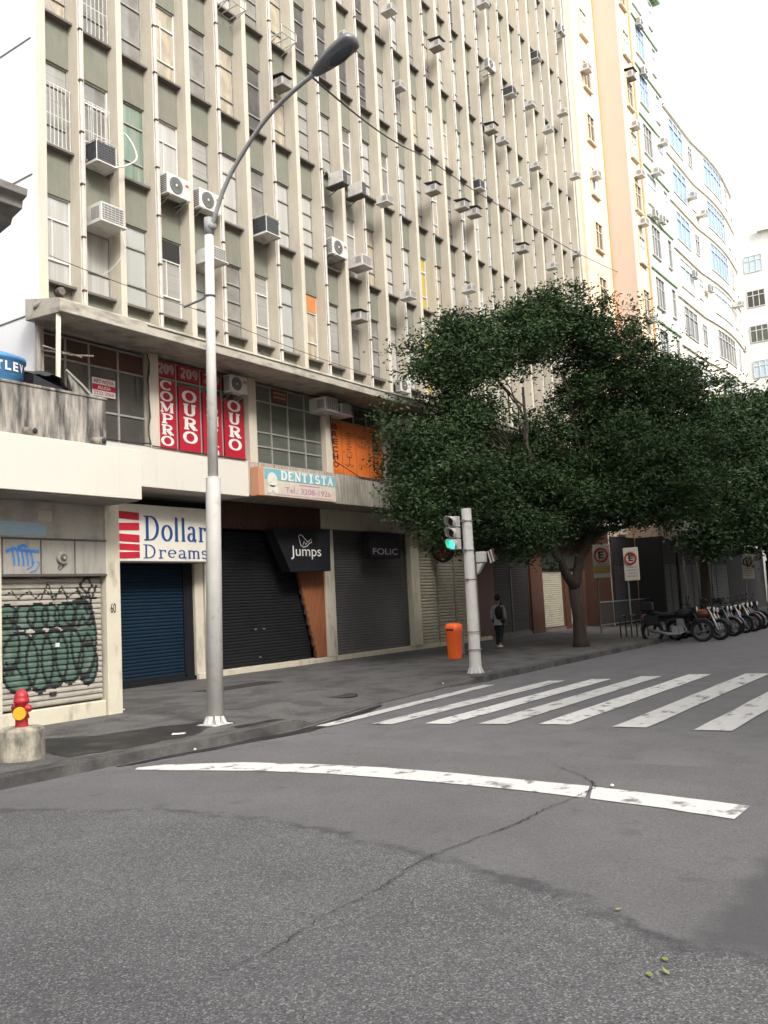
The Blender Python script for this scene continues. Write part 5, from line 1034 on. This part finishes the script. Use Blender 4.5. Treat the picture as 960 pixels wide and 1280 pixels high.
# ------------------------------------------------------------------ person walking away on the sidewalk
def skin_obj(name, verts, edges, radii, m, parent, root=0, sub=2):
    me = bpy.data.meshes.new(name); me.from_pydata([tuple(v) for v in verts], edges, []); o = bpy.data.objects.new(name, me); COL.objects.link(o)
    sk = o.modifiers.new('skin', 'SKIN'); sk.use_smooth_shade = True
    for i, v in enumerate(me.skin_vertices[0].data):
        rr = radii[i]; v.radius = rr if isinstance(rr, tuple) else (rr, rr); v.use_root = (i == root)
    sb = o.modifiers.new('sub', 'SUBSURF'); sb.levels = sub; sb.render_levels = sub
    bpy.context.view_layer.update(); dg = bpy.context.evaluated_depsgraph_get(); nm = bpy.data.meshes.new_from_object(o.evaluated_get(dg))
    bpy.data.objects.remove(o); nm.materials.clear(); nm.materials.append(m); nm.name = name
    ob = bpy.data.objects.new(name, nm); COL.objects.link(ob); ob.parent = parent; return ob
M['skin'] = mat('skin', (.30, .17, .11), rough=.6); M['shirt'] = mat('grey_shirt', (.36, .38, .40), (.28, .3, .32), scale=9, rough=.9); M['pants'] = mat('dark_trousers', (.02, .026, .03), rough=.9); M['hair'] = mat('dark_hair', (.012, .01, .01), rough=.8)
pr_ = thing('person', (27.5, 14.5, .15), 'person walking away in a grey shirt and dark trousers with a black backpack', 'person', None, math.radians(5), True)
# local: forward +x, left +y
V_ = [(0, 0, .95), (0, 0, 1.1), (0, 0, 1.28), (.0, 0, 1.42), (.02, 0, 1.5), (.03, 0, 1.56), (.03, 0, 1.66), (.03, 0, 1.73), (0, .17, 1.42), (-.04, .23, 1.17), (.03, .24, .92), (.06, .24, .84), (0, -.17, 1.42), (-.02, -.24, 1.17), (.06, -.24, .93), (.09, -.24, .85),
      (0, .09, .88), (.1, .1, .5), (.02, .1, .1), (.14, .11, .04), (0, -.09, .88), (-.05, -.1, .5), (-.22, -.1, .14), (-.12, -.11, .05)]
E_ = [(0, 1), (1, 2), (2, 3), (3, 4), (4, 5), (5, 6), (6, 7), (3, 8), (8, 9), (9, 10), (10, 11), (3, 12), (12, 13), (13, 14), (14, 15), (0, 16), (16, 17), (17, 18), (18, 19), (0, 20), (20, 21), (21, 22), (22, 23)]
R_ = [.13, .12, .13, .1, .05, .055, .09, .07, .055, .042, .03, .035, .055, .042, .03, .035, .085, .06, .04, .035, .085, .06, .04, .035]
skin_obj('body', V_, E_, R_, M['skin'], pr_)
skin_obj('shirt', V_[:4] + [V_[8], V_[9], (.01, .24, .96), V_[12], V_[13], (.04, -.24, .97), (0, 0, .86)], [(0, 1), (1, 2), (2, 3), (3, 4), (4, 5), (5, 6), (3, 7), (7, 8), (8, 9), (0, 10)], [(.17, .16), (.17, .15), (.18, .15), (.13, .11), .08, .065, .055, .08, .065, .055, (.17, .15)], M['shirt'], pr_)
skin_obj('trousers', [V_[0], V_[16], V_[17], (.03, .1, .1), V_[20], V_[21], (-.2, -.1, .15)], [(0, 1), (1, 2), (2, 3), (0, 4), (4, 5), (5, 6)], [.13, .11, .08, .065, .11, .08, .065], M['pants'], pr_)
mb = MB(); mb.ell((.0, 0, 1.72), (.115, .1, .115), 12); mb.build('hair', M['hair'], pr_, origin=(0, 0, 0), smooth=True)
for (x, y, z) in ((.1, .105, .05), (-.16, -.105, .07)): mb = MB(); mb.ell((x, y, z), (.15, .05, .05), 10); mb.build('shoe', M['acw'], pr_, origin=(0, 0, 0), smooth=True)
for s in (-1, 1):
    for i in range(5):
        mb = MB(); bx_, by_ = (.07 if s > 0 else .1), s * .24; o_ = (i - 1.5) * .016 if i < 4 else .0
        mb.tube([(bx_ + o_, by_, .85), (bx_ + o_ + .01, by_ - s * .01, .80), (bx_ + o_ + .005, by_ - s * .025, .765)] if i < 4 else [(bx_ + .03, by_, .87), (bx_ + .055, by_ - s * .02, .83)], .009, 6); mb.build('finger', M['skin'], pr_, origin=(0, 0, 0))
bp = MB(); bp.ell((-.17, -.09, 1.2), (.1, .14, .24), 12); o = bp.build('backpack', M['black'], pr_, origin=(0, 0, 0), smooth=True)
mb = MB(); mb.tube([(-.12, -.1, 1.4), (.0, -.12, 1.55), (.1, -.1, 1.42), (.13, -.1, 1.2), (0, -.16, 1.02), (-.14, -.12, 1.0)], .022, 6); mb.build('strap', M['black'], o, origin=(0, 0, 0))

# ------------------------------------------------------------------ trees
def foliage(name, lobes, per, size, mats, parent, seed, org):
    rg = np.random.default_rng(seed); P = []; MI = []
    for (x, y, z, r) in lobes:
        # twig-end clumps: leaves gather in small sprays spread through the lobe, leaving gaps between them
        ncl = int(52 * r * r + 16); d = rg.normal(size=(ncl, 3)); d /= np.linalg.norm(d, axis=1)[:, None]
        rad = r * (rg.random(ncl) ** .42) * (1 + .16 * rg.normal(size=ncl)); cc = d * rad[:, None] * np.array([1.05, 1.05, .85]) + [x, y, z]
        k = int(per * r * r / ncl) + 1; q = np.repeat(cc, k, axis=0); cs = np.repeat(rg.uniform(.16, .5, ncl), k)
        off_ = rg.normal(size=q.shape) * cs[:, None] * np.array([.75, .75, .42]); P.append(q + off_); tone = np.repeat(rg.choice([0, 1, 2], ncl, p=[.42, .44, .14]), k)
        fl = rg.random(len(q)) < .3; tone[fl] = rg.choice([0, 1, 2], fl.sum(), p=[.42, .44, .14]); MI.append(tone)
    P = np.concatenate(P); MI = np.concatenate(MI); n = len(P)
    a = rg.normal(size=(n, 3)); a[:, 2] *= .55; a /= np.linalg.norm(a, axis=1)[:, None]
    b = rg.normal(size=(n, 3)); b -= a * (a * b).sum(1)[:, None]; b /= np.linalg.norm(b, axis=1)[:, None]
    L = size * rg.uniform(.7, 1.35, n)[:, None]; W = L * .42
    v = np.stack([P - a * L / 2, P + b * W / 2, P + a * L / 2, P - b * W / 2], axis=1).reshape(-1, 3) - np.array(org)
    me = bpy.data.meshes.new(name); me.vertices.add(4 * n); me.vertices.foreach_set('co', v.astype(np.float32).ravel())
    me.loops.add(4 * n); me.loops.foreach_set('vertex_index', np.arange(4 * n, dtype=np.int32)); me.polygons.add(n)
    me.polygons.foreach_set('loop_start', np.arange(0, 4 * n, 4, dtype=np.int32)); me.polygons.foreach_set('loop_total', np.full(n, 4, dtype=np.int32))
    for m in mats: me.materials.append(m)
    me.polygons.foreach_set('material_index', MI.astype(np.int32)); me.update(calc_edges=True); me.validate()
    o = bpy.data.objects.new(name, me); COL.objects.link(o); o.parent = parent; return o
def limb(mb, p0, p1, r0, r1, seed, wob=.18, n=6):
    r = random.Random(seed); p0, p1 = Vector(p0), Vector(p1); pts = []; l = (p1 - p0).length
    for i in range(n + 1):
        t = i / n; p = p0.lerp(p1, t); p.z += .12 * l * math.sin(PI * t) * .5
        if 0 < i < n: p += Vector((r.uniform(-1, 1), r.uniform(-1, 1), r.uniform(-1, 1))) * wob * l * .15
        pts.append(tuple(p))
    mb.tube(pts, [r0 + (r1 - r0) * i / n for i in range(n + 1)], 8); return pts
LOB = [(23.6, 13.6, 9.2, 1.43), (22.1, 13.6, 6.3, 1.4), (20.8, 13.4, 4.7, 0.89), (23.9, 13.0, 4.3, 1.33), (24.1, 13.2, 7.5, 1.11), (28.7, 12.0, 11.1, 1.6), (29.7, 11.0, 10.4, 1.6), (26.4, 12.6, 10.3, 1.4), (30.6, 10.0, 9.0, 1.85), (32.9, 9.3, 9.2, 1.25), (28.9, 9.8, 6.0, 2.11), (27.9, 12.0, 5.0, 1.6), (24.0, 11.5, 3.8, 1.0), (27.8, 10.5, 5.0, 1.2), (30.3, 9.0, 5.2, 1.6), (25.2, 12.5, 5.6, 1.1), (24.1, 13.4, 10.2, 0.9), (21.5, 12.0, 5.1, 0.95), (28.8, 11.5, 8.6, 1.1), (32.5, 12.0, 7.9, 1.5), (20.9, 12.5, 3.9, 0.72), (28.1, 12.3, 11.4, 1.0), (32.5, 8.8, 6.8, 1.14), (25.1, 13.0, 9.3, .8), (29.8, 9.5, 4.9, 1.2), (31, 12.5, 5.4, 1.6), (33.5, 11, 5.9, 1.6), (30.5, 11.5, 7.2, 1.6), (27.2, 12.4, 7.0, 1.1), (33.8, 10, 7.8, 1.5), (26.6, 11.4, 4.7, 1.1)]
tree = thing('street_tree', (27.8, 11.7, .14), 'large dark green street tree with a forked trunk reaching over the traffic light', 'tree')
mb = MB(); B = (27.8, 11.7, .1); F = (27.35, 11.6, 2.05)
mb.tube([B, (27.75, 11.7, .35), (27.7, 11.68, 1.1), F], [.3, .23, .2, .21], 12)
l1 = limb(mb, F, (25.9, 12.1, 4.2), .16, .11, 1); l2 = limb(mb, F, (28.6, 11.2, 4.4), .17, .12, 2)
k = 10
for src, tg in ((l1[-1], (24.9, 12.8, 6.9)), (l1[-1], (23.2, 12.8, 5.0)), (l1[-1], (26.2, 12.4, 8.6)), (l1[3], (24.4, 11.6, 3.9)), (l2[-1], (28.9, 11.6, 8.5)), (l2[-1], (30.4, 10.2, 6.6)), (l2[-1], (28.2, 11.9, 9.3)), (l2[3], (30, 9.4, 4.4)), (l2[-1], (32, 11.6, 6.8))):
    pts = limb(mb, src, tg, .09, .04, k); k += 1
    for j in range(5):
        lb = min(LOB, key=lambda q: (Vector(q[:3]) - Vector(pts[-1])).length + random.Random(k * 7 + j).uniform(0, 2.5)); e = Vector(lb[:3]) + Vector([random.Random(k + j * 3 + c_).uniform(-.5, .5) * lb[3] for c_ in range(3)])
        limb(mb, pts[3 + j % 3], e, .035, .01, k + j * 13, .25)
for j, (tx, tz) in enumerate(((25.2, 7.4), (26.2, 7.2), (25.6, 6.6))): limb(mb, (26.3, 12.2, 5.0), (tx, 12.3, tz), .05, .015, 90 + j, .5)
mb.build('trunk', M['bark'], tree, smooth=True)
foliage('crown', LOB, 4600, .13, [M['leaf1'], M['leaf2'], M['leaf3']], tree, 1, (27.8, 11.7, .14))
def far_tree(loc, lob, label, seed, per=900, size=.3, mats=('leaf1', 'leaf2', 'leaff')):
    t = thing('street_tree', loc, label, 'tree'); mb = MB(); top = (loc[0], loc[1], 3.2)
    mb.tube([loc, (loc[0] + .1, loc[1], 1.6), top], [.35, .25, .22], 10)
    for i, q in enumerate(lob): limb(mb, top, q[:3], .12, .03, seed + i)
    mb.build('trunk', M['bark'], t, smooth=True); foliage('crown', lob, per, size, [M[m] for m in mats], t, seed, loc)
far_tree((44.9, 12.3, .14), [(44.2, 11.0, 6.9, 2.1), (48, 11.5, 9.0, 2.6), (42, 11.5, 6.5, 1.8), (46, 13, 7.5, 2.2), (46, 9.5, 6.5, 2.2), (44.2, 10.5, 4.6, 1.7), (40.8, 10.8, 4.1, 1.3), (50.0, 10.5, 6.8, 2.4), (47.5, 11, 10.2, 2.3), (43.8, 10.6, 9.0, 2.0), (51.5, 11, 10.4, 2.2), (41.5, 10.2, 6.0, 1.6), (48.5, 9.2, 6.4, 1.6)], 'dark street tree behind the motorcycles, second along the kerb', 40, 1300, .22)
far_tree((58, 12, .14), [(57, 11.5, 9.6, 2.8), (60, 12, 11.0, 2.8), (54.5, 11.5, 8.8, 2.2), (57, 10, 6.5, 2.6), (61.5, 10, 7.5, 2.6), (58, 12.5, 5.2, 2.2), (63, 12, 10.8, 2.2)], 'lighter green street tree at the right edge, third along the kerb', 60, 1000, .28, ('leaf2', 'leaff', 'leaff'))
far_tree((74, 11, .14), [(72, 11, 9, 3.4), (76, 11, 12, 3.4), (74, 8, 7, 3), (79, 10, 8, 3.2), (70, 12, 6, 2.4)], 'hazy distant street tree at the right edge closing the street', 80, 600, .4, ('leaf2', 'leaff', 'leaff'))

# ------------------------------------------------------------------ orange building
org_b = thing('peach_building', (45, 16.5, 0), 'tall peach building with orange edges and a projecting bay, right of the finned block', 'building')
MB().box(43.352, 47.1, 16.4, 40, 0, 44).build('wall', M['obeige'], org_b)
MB().box(47.102, 49.3, 15.1, 40, 0, 44).build('wall', M['obeige'], org_b)
MB().box(47.07, 47.1, 15.12, 16.399, 0, 44).build('bay_side', M['opink'], org_b)
mb = MB(); mb.box(46.9, 47.068, 16.33, 16.4, 0, 44); mb.box(49.15, 49.36, 15.04, 15.16, 0, 44); mb.box(49.301, 49.37, 15.161, 18, 0, 44, 1); mb.build('edge_stripe', [M['ostripe'], M['gtrim']], org_b)
def simple_window(par, x, y, z, w, h, gm='glsky', fm='framew', lites_=2, sill=None, recess=.1, trans=True):
    mb = MB(); mb.box(x - w / 2, x + w / 2, y - .012, y - .003, z - h / 2, z + h / 2); o = mb.build('window', M[gm], par)
    f = MB(); t = .045
    f.box(x - w / 2 - t, x - w / 2, y - .09, y - .002, z - h / 2 - t, z + h / 2 + t); f.box(x + w / 2, x + w / 2 + t, y - .09, y - .002, z - h / 2 - t, z + h / 2 + t)
    f.box(x - w / 2, x + w / 2, y - .088, y - .002, z + h / 2, z + h / 2 + t); f.box(x - w / 2, x + w / 2, y - .11, y - .002, z - h / 2 - t, z - h / 2)
    for i in range(1, lites_): xx = x - w / 2 + w * i / lites_; f.box(xx - .022, xx + .022, y - .05, y - .013, z - h / 2, z + h / 2)
    if trans: f.box(x - w / 2, x + w / 2, y - .045, y - .0135, z + h * .18, z + h * .18 + .04)
    f.build('frame', M[fm], o)
    if sill: MB().box(x - w / 2 - .08, x + w / 2 + .08, y - .16, y - .002, z - h / 2 - .12, z - h / 2 - .046).build('sill', M[sill], o)
for k in range(13):
    z = 4.5 + 3.03 * k + .3; simple_window(org_b, 45.15, 16.39, z + .75, .95, 1.45, 'glsky' if k % 3 == 0 else 'gldark', 'obeige', 2, 'obeige')
    simple_window(org_b, 48.2, 15.09, z + .55, .95, 1.45, 'glsky' if k % 2 else 'gldark', 'obeige', 2, 'obeige')
def street_level(par, x0, x1, y, z1=4.6):
    MB().box(x0, x1, y - .06, y - .003, 0, z1).build('ground_floor', M['dark'], par)  # near-black shopfront face, with the deep shade under the trees in its colour
    n = max(2, int((x1 - x0) / 2.4))
    for i in range(n): a = x0 + (x1 - x0) * i / n + .12; b_ = x0 + (x1 - x0) * (i + 1) / n - .12; shutter_mb(a, b_, .3, 3.1, y - .065, .12, .02).build('shutter', M['shdark'], par)
MB().box(47.03, 47.068, 15.0, 16.33, 0, 4.6).build('ground_floor', M['dark'], org_b); street_level(org_b, 43.4, 46.9, 16.4); street_level(org_b, 47.12, 49.3, 15.03)  # dark sheet on the bay side paints in the same street-level shade
# green-white building
gb = thing('pale_green_building', (51.5, 15, 0), 'pale green and white apartment block with dark green floor lines and blue windows', 'building')
MB().box(49.38, 54.1, 15, 40, 0, 38.2).build('wall', M['wgreen'], gb)
mb = MB()
for k in range(12): MB().box(49.4, 54.1, 14.91, 14.999, 4.61 + 3.05 * k, 4.71 + 3.05 * k).build('floor_line', M['gtrim'], gb)
street_level(gb, 49.4, 54.1, 14.92); MB().box(49.4, 54.3, 14.6, 15.4, 38.2, 38.6).build('roof_slab', M['gtrim'], gb)
for k in range(11):
    z = 4.65 + 3.05 * k; simple_window(gb, 50.55, 14.995, z + 1.75, 1.5, 1.75, ['glblue', 'glblue', 'glsky', 'gldark'][k % 4] if k > 5 else 'gldark', 'framew', 3); simple_window(gb, 53.1, 14.995, z + 1.8, .7, 1.7, 'glsky' if k > 5 else 'glgreen', 'framew', 1)
# bright curved building
cb = thing('curved_white_building', (63, 15, 0), 'bright cream apartment block with a bowed facade, blue windows and rounded corner', 'building')
def cy(x):   # front face: straight, gently bowed, then a rounded corner
    if x < 60: return 15.0
    if x < 70: return 15.0 - .28 * math.sin(PI * (x - 60) / 10)
    if x < 73.4: return 15.0 + 3.4 * (1 - math.sqrt(max(0, 1 - ((x - 70) / 3.4) ** 2)))
    return 18.4
def curved(x0, x1, z0, z1, off_, thick, m, name, par, step=.4):
    n = max(2, int((x1 - x0) / step)); mb = MB(); xs_ = [x0 + (x1 - x0) * i / n for i in range(n + 1)]
    mb.prism([(x, cy(x) - off_) for x in xs_] + [(x, cy(x) - off_ + thick) for x in xs_[::-1]], 'z', z0, z1); return mb.build(name, m, par)
xs_ = [54.12 + (73.4 - 54.12) * (1 - (1 - i / 60) ** 1.6) for i in range(61)]
mb = MB(); mb.prism([(x, cy(x)) for x in xs_] + [(73.4, 45), (54.12, 45)], 'z', 0, 31.6); mb.build('wall', M['wcream'], cb)
for k in range(10): curved(54.2, 72.6, 4.2 + 3.05 * k, 4.34 + 3.05 * k, .12, .1, M['wcream'], 'floor_line', cb)
curved(54.2, 73.0, 31.6, 31.75, .15, .4, M['wwhite'], 'roof_slab', cb)
street_level(cb, 54.2, 59.9, 15.0); curved(60, 73.3, 0, 4.1, .05, .04, M['dark'], 'ground_floor', cb)  # curved dark sheet carries that painted shade round the bow
mb = MB(); mb.box(55.5, 71, 17, 30, 31.6, 34.2); mb.build('penthouse', M['wcream'], cb)
for k in range(9):
    z = 4.3 + 3.05 * k; gm = ['gldark', 'glass', 'gldark', 'glgreen', 'gldark', 'glsky', 'glblue', 'glblue', 'glblue'][k]; gm = 'glsky' if gm == 'glass' else gm
    for (x0, x1, h) in ((55.2, 58.0, 1.75), (59.2, 60.1, 1.3), (62.3, 66.6, 1.85), (67.9, 68.8, 1.5), (70.3, 71.2, 1.4)):
        zc = z + 1.7
        o = curved(x0, x1, zc - h / 2, zc + h / 2, .02, .015, M[gm if x1 - x0 > 2 else ('gldark' if (k + int(x0)) % 2 else 'glsky')], 'window', cb, .5)
        f = MB(); nl = max(2, int((x1 - x0) / .7))
        for i in range(nl + 1): x = x0 + (x1 - x0) * i / nl; f.box(x - .03, x + .03, cy(x) - .07, cy(x) - .021, zc - h / 2, zc + h / 2)
        fo = f.build('frame', M['framew'], o)
        for zz in (zc - h / 2 - .05, zc + h * .22, zc + h / 2): curved(x0 - .03, x1 + .03, zz, zz + .05, .075, .05, M['framew'], 'frame', o, .5)
for i, (x0, x1) in enumerate(((56, 57), (58.5, 60), (62, 66), (68, 69.5))): simple_window(cb, (x0 + x1) / 2, 16.995, 33, x1 - x0, 1.6, 'glblue' if i != 2 else 'glsky', 'framew', 3)
fb = thing('far_white_building', (85, 14, 0), 'bright white building far behind at the right edge with its windows facing the camera', 'building')
MB().box(85, 100, 8, 24.5, 0, 33.5).build('wall', M['wwhite'], fb)
def xwin(par, x, yc, zc, w, h, gm):
    o = MB().box(x - .02, x - .005, yc - w / 2, yc + w / 2, zc - h / 2, zc + h / 2).build('window', M[gm], par); f = MB()
    for i in range(4): yy = yc - w / 2 + w * i / 3; f.box(x - .06, x - .021, yy - .03, yy + .03, zc - h / 2, zc + h / 2)
    for zz in (zc - h / 2, zc + h * .2, zc + h / 2): f.box(x - .058, x - .0212, yc - w / 2, yc + w / 2, zz - .03, zz + .03)
    f.build('frame', M['framew'], o)
for k in range(8):
    z = 30.75 - 3.25 * k
    for j, (yc, w) in enumerate(((16.6, 1.5), (14.3, 1.5), (11.5, 1.5), (9.3, 1.2))): xwin(fb, 85, yc, z, w, 1.5, 'gldark' if (k + j) % 3 == 1 else ('glass' if 0 else 'glsky' if (k + j) % 3 == 0 else 'glgreen'))
MB().box(84.6, 88, 9, 16, 33.5, 34.4).build('roof_parapet', M['wwhite'], fb)
FAR = [(44.6, 16.1, 29.9, 'box', 'upper box air conditioner under a window of the peach wall'), (44.85, 16.1, 24.0, 'box', 'lower box air conditioner under a window of the peach wall'), (48.0, 14.8, 30.6, 'hood', 'hooded air conditioner highest on the projecting peach bay'), (48.1, 14.8, 27.7, 'box', 'box air conditioner second from the top on the projecting peach bay'), (48.2, 14.8, 24.9, 'box', 'box air conditioner third from the top on the projecting peach bay'), (48.2, 14.8, 22.1, 'box', 'box air conditioner fourth from the top on the projecting peach bay'), (48.3, 14.8, 16.6, 'box', 'box air conditioner just above the tree on the projecting peach bay'),
       (50.3, 14.65, 34.9, 'split', 'highest condenser on the pale green block'), (50.4, 14.65, 31.9, 'split', 'second condenser from the top on the pale green block'), (50.9, 14.65, 26.0, 'box', 'third air conditioner from the top in the left column of the pale green block'), (51.5, 14.65, 23.3, 'split', 'right one of a pair of condensers low on the pale green block'), (50.2, 14.65, 23.2, 'split', 'left one of a pair of condensers low on the pale green block'), (52.8, 14.65, 28.6, 'box', 'air conditioner under the narrow window of the pale green block'),
       (58.4, 14.6, 27.2, 'box', 'upper air conditioner between the blue windows of the curved block'), (60.3, 14.5, 26.6, 'box', 'air conditioner under the small window of the curved block'), (57.4, 14.6, 21.6, 'split', 'lower left condenser on the curved block'), (60.6, 14.5, 21.5, 'split', 'lower middle condenser on the curved block'), (67.2, 14.2, 22.0, 'box', 'air conditioner on the bowed part of the curved block'), (71.6, 15.1, 19.8, 'split', 'condenser near the rounded corner of the curved block')]
for x, y, z, k, l in FAR: ac(k, (x, y + .1, z), l, .85)

# ------------------------------------------------------------------ across the street, behind the camera (seen only in reflections and as shade)
for i, (x0, x1, h) in enumerate(((-32, -8, 28), (4, 24, 31), (24.3, 46, 28), (46.3, 70, 29))):
    ob = thing('opposite_building', ((x0 + x1) / 2, -14, 0), ('beige block across the street behind the viewer at the far left', 'beige block across the street behind the viewer facing the signs', 'lower beige block across the street facing the fins', 'long beige block across the street facing the motorcycles')[i], 'building')
    MB().box(x0, x1, -30, -14, 0, h).build('wall', M['oppo'], ob); wv = MB()
    for k in range(int(h / 3.2)):
        for j in range(int((x1 - x0) / 2.6)): x = x0 + .8 + 2.6 * j; wv.box(x, x + 1.3, -13.995, -13.96, 1.2 + 3.2 * k, 2.8 + 3.2 * k)
    wv.build('windows', M['gldark'], ob)['kind'] = 'stuff'
struct(sheet('far_sidewalk', [(-40, -14), (100, -14), (100, -9), (-40, -9)], .13, M['walk']))

# ------------------------------------------------------------------ wires, litter
def wire(name, pts, r, label):
    P = []; n = 16
    for a, b in zip(pts, pts[1:]):
        a, b = Vector(a), Vector(b)
        for i in range(n): t = i / n; p = a.lerp(b, t); p.z -= .012 * (b - a).length * 4 * t * (1 - t); P.append(tuple(p))
    P.append(tuple(pts[-1])); mb = MB(); mb.tube(P, r, 5); tag(mb.build(name, M['cable'], origin=pts[0]), label, 'wire')
wire('overhead_wire', [(10.4, 8.2, 10.15), (25.17, 15.0, 16.95), (33.9, 16.1, 18.25), (42.4, 16.1, 18.7), (74, 16.5, 23.8)], .018, 'long black overhead wire running from the lamp head past the finned facade')
wire('overhead_wire', [(11.5, 16.4, 9.75), (15.5, 15.9, 9.35), (24.6, 16.2, 9.15)], .009, 'thin grey wire strung low across the fins above the canopy')
r = random.Random(12)
for i, (x, y, l) in enumerate(((5.41, 2.16, 'fallen green leaf on the asphalt nearest the dark patch'), (4.8, 1.68, 'fallen yellowish leaf, top of three by the lower right'), (4.58, 1.69, 'fallen dark leaf, left of three by the lower right'), (4.65, 1.63, 'fallen leaf, lowest right of three'))):
    mb = MB(); a = r.uniform(0, 6); c_, s_ = math.cos(a), math.sin(a); pts = [(-.035, 0, .016), (-.01, .014, .022), (.02, .01, .02), (.04, 0, .03), (.02, -.012, .018), (-.01, -.014, .018)]
    mb.face([(x + p[0] * c_ - p[1] * s_, y + p[0] * s_ + p[1] * c_, p[2]) for p in pts]); tag(mb.build('fallen_leaf', M['dryleaf'], origin=(x, y, .02)), l, 'leaf', 'fallen leaves on the road')
for i, (x, y, z, l) in enumerate(((17.9, 10.9, .1, 'white paper scrap left of the traffic light post'), (19.3, 10.5, .13, 'white paper scrap right of the traffic light post'), (17.3, 10.6, .05, 'white paper scrap farthest left of the traffic light post'), (8.69, 3.44, .015, 'white chip on the road under the stop line'), (11.2, 13.9, .16, 'white scrap at the foot of the low building pillar'), (8.9, 9.55, .02, 'white scrap in the gutter'))):
    mb = MB(); s_ = .024; mb.ell((x, y, z + .012), (s_, s_ * .8, .014), 6); tag(mb.build('paper_scrap', M['litter'], origin=(x, y, z)), l, 'litter', 'paper scraps')
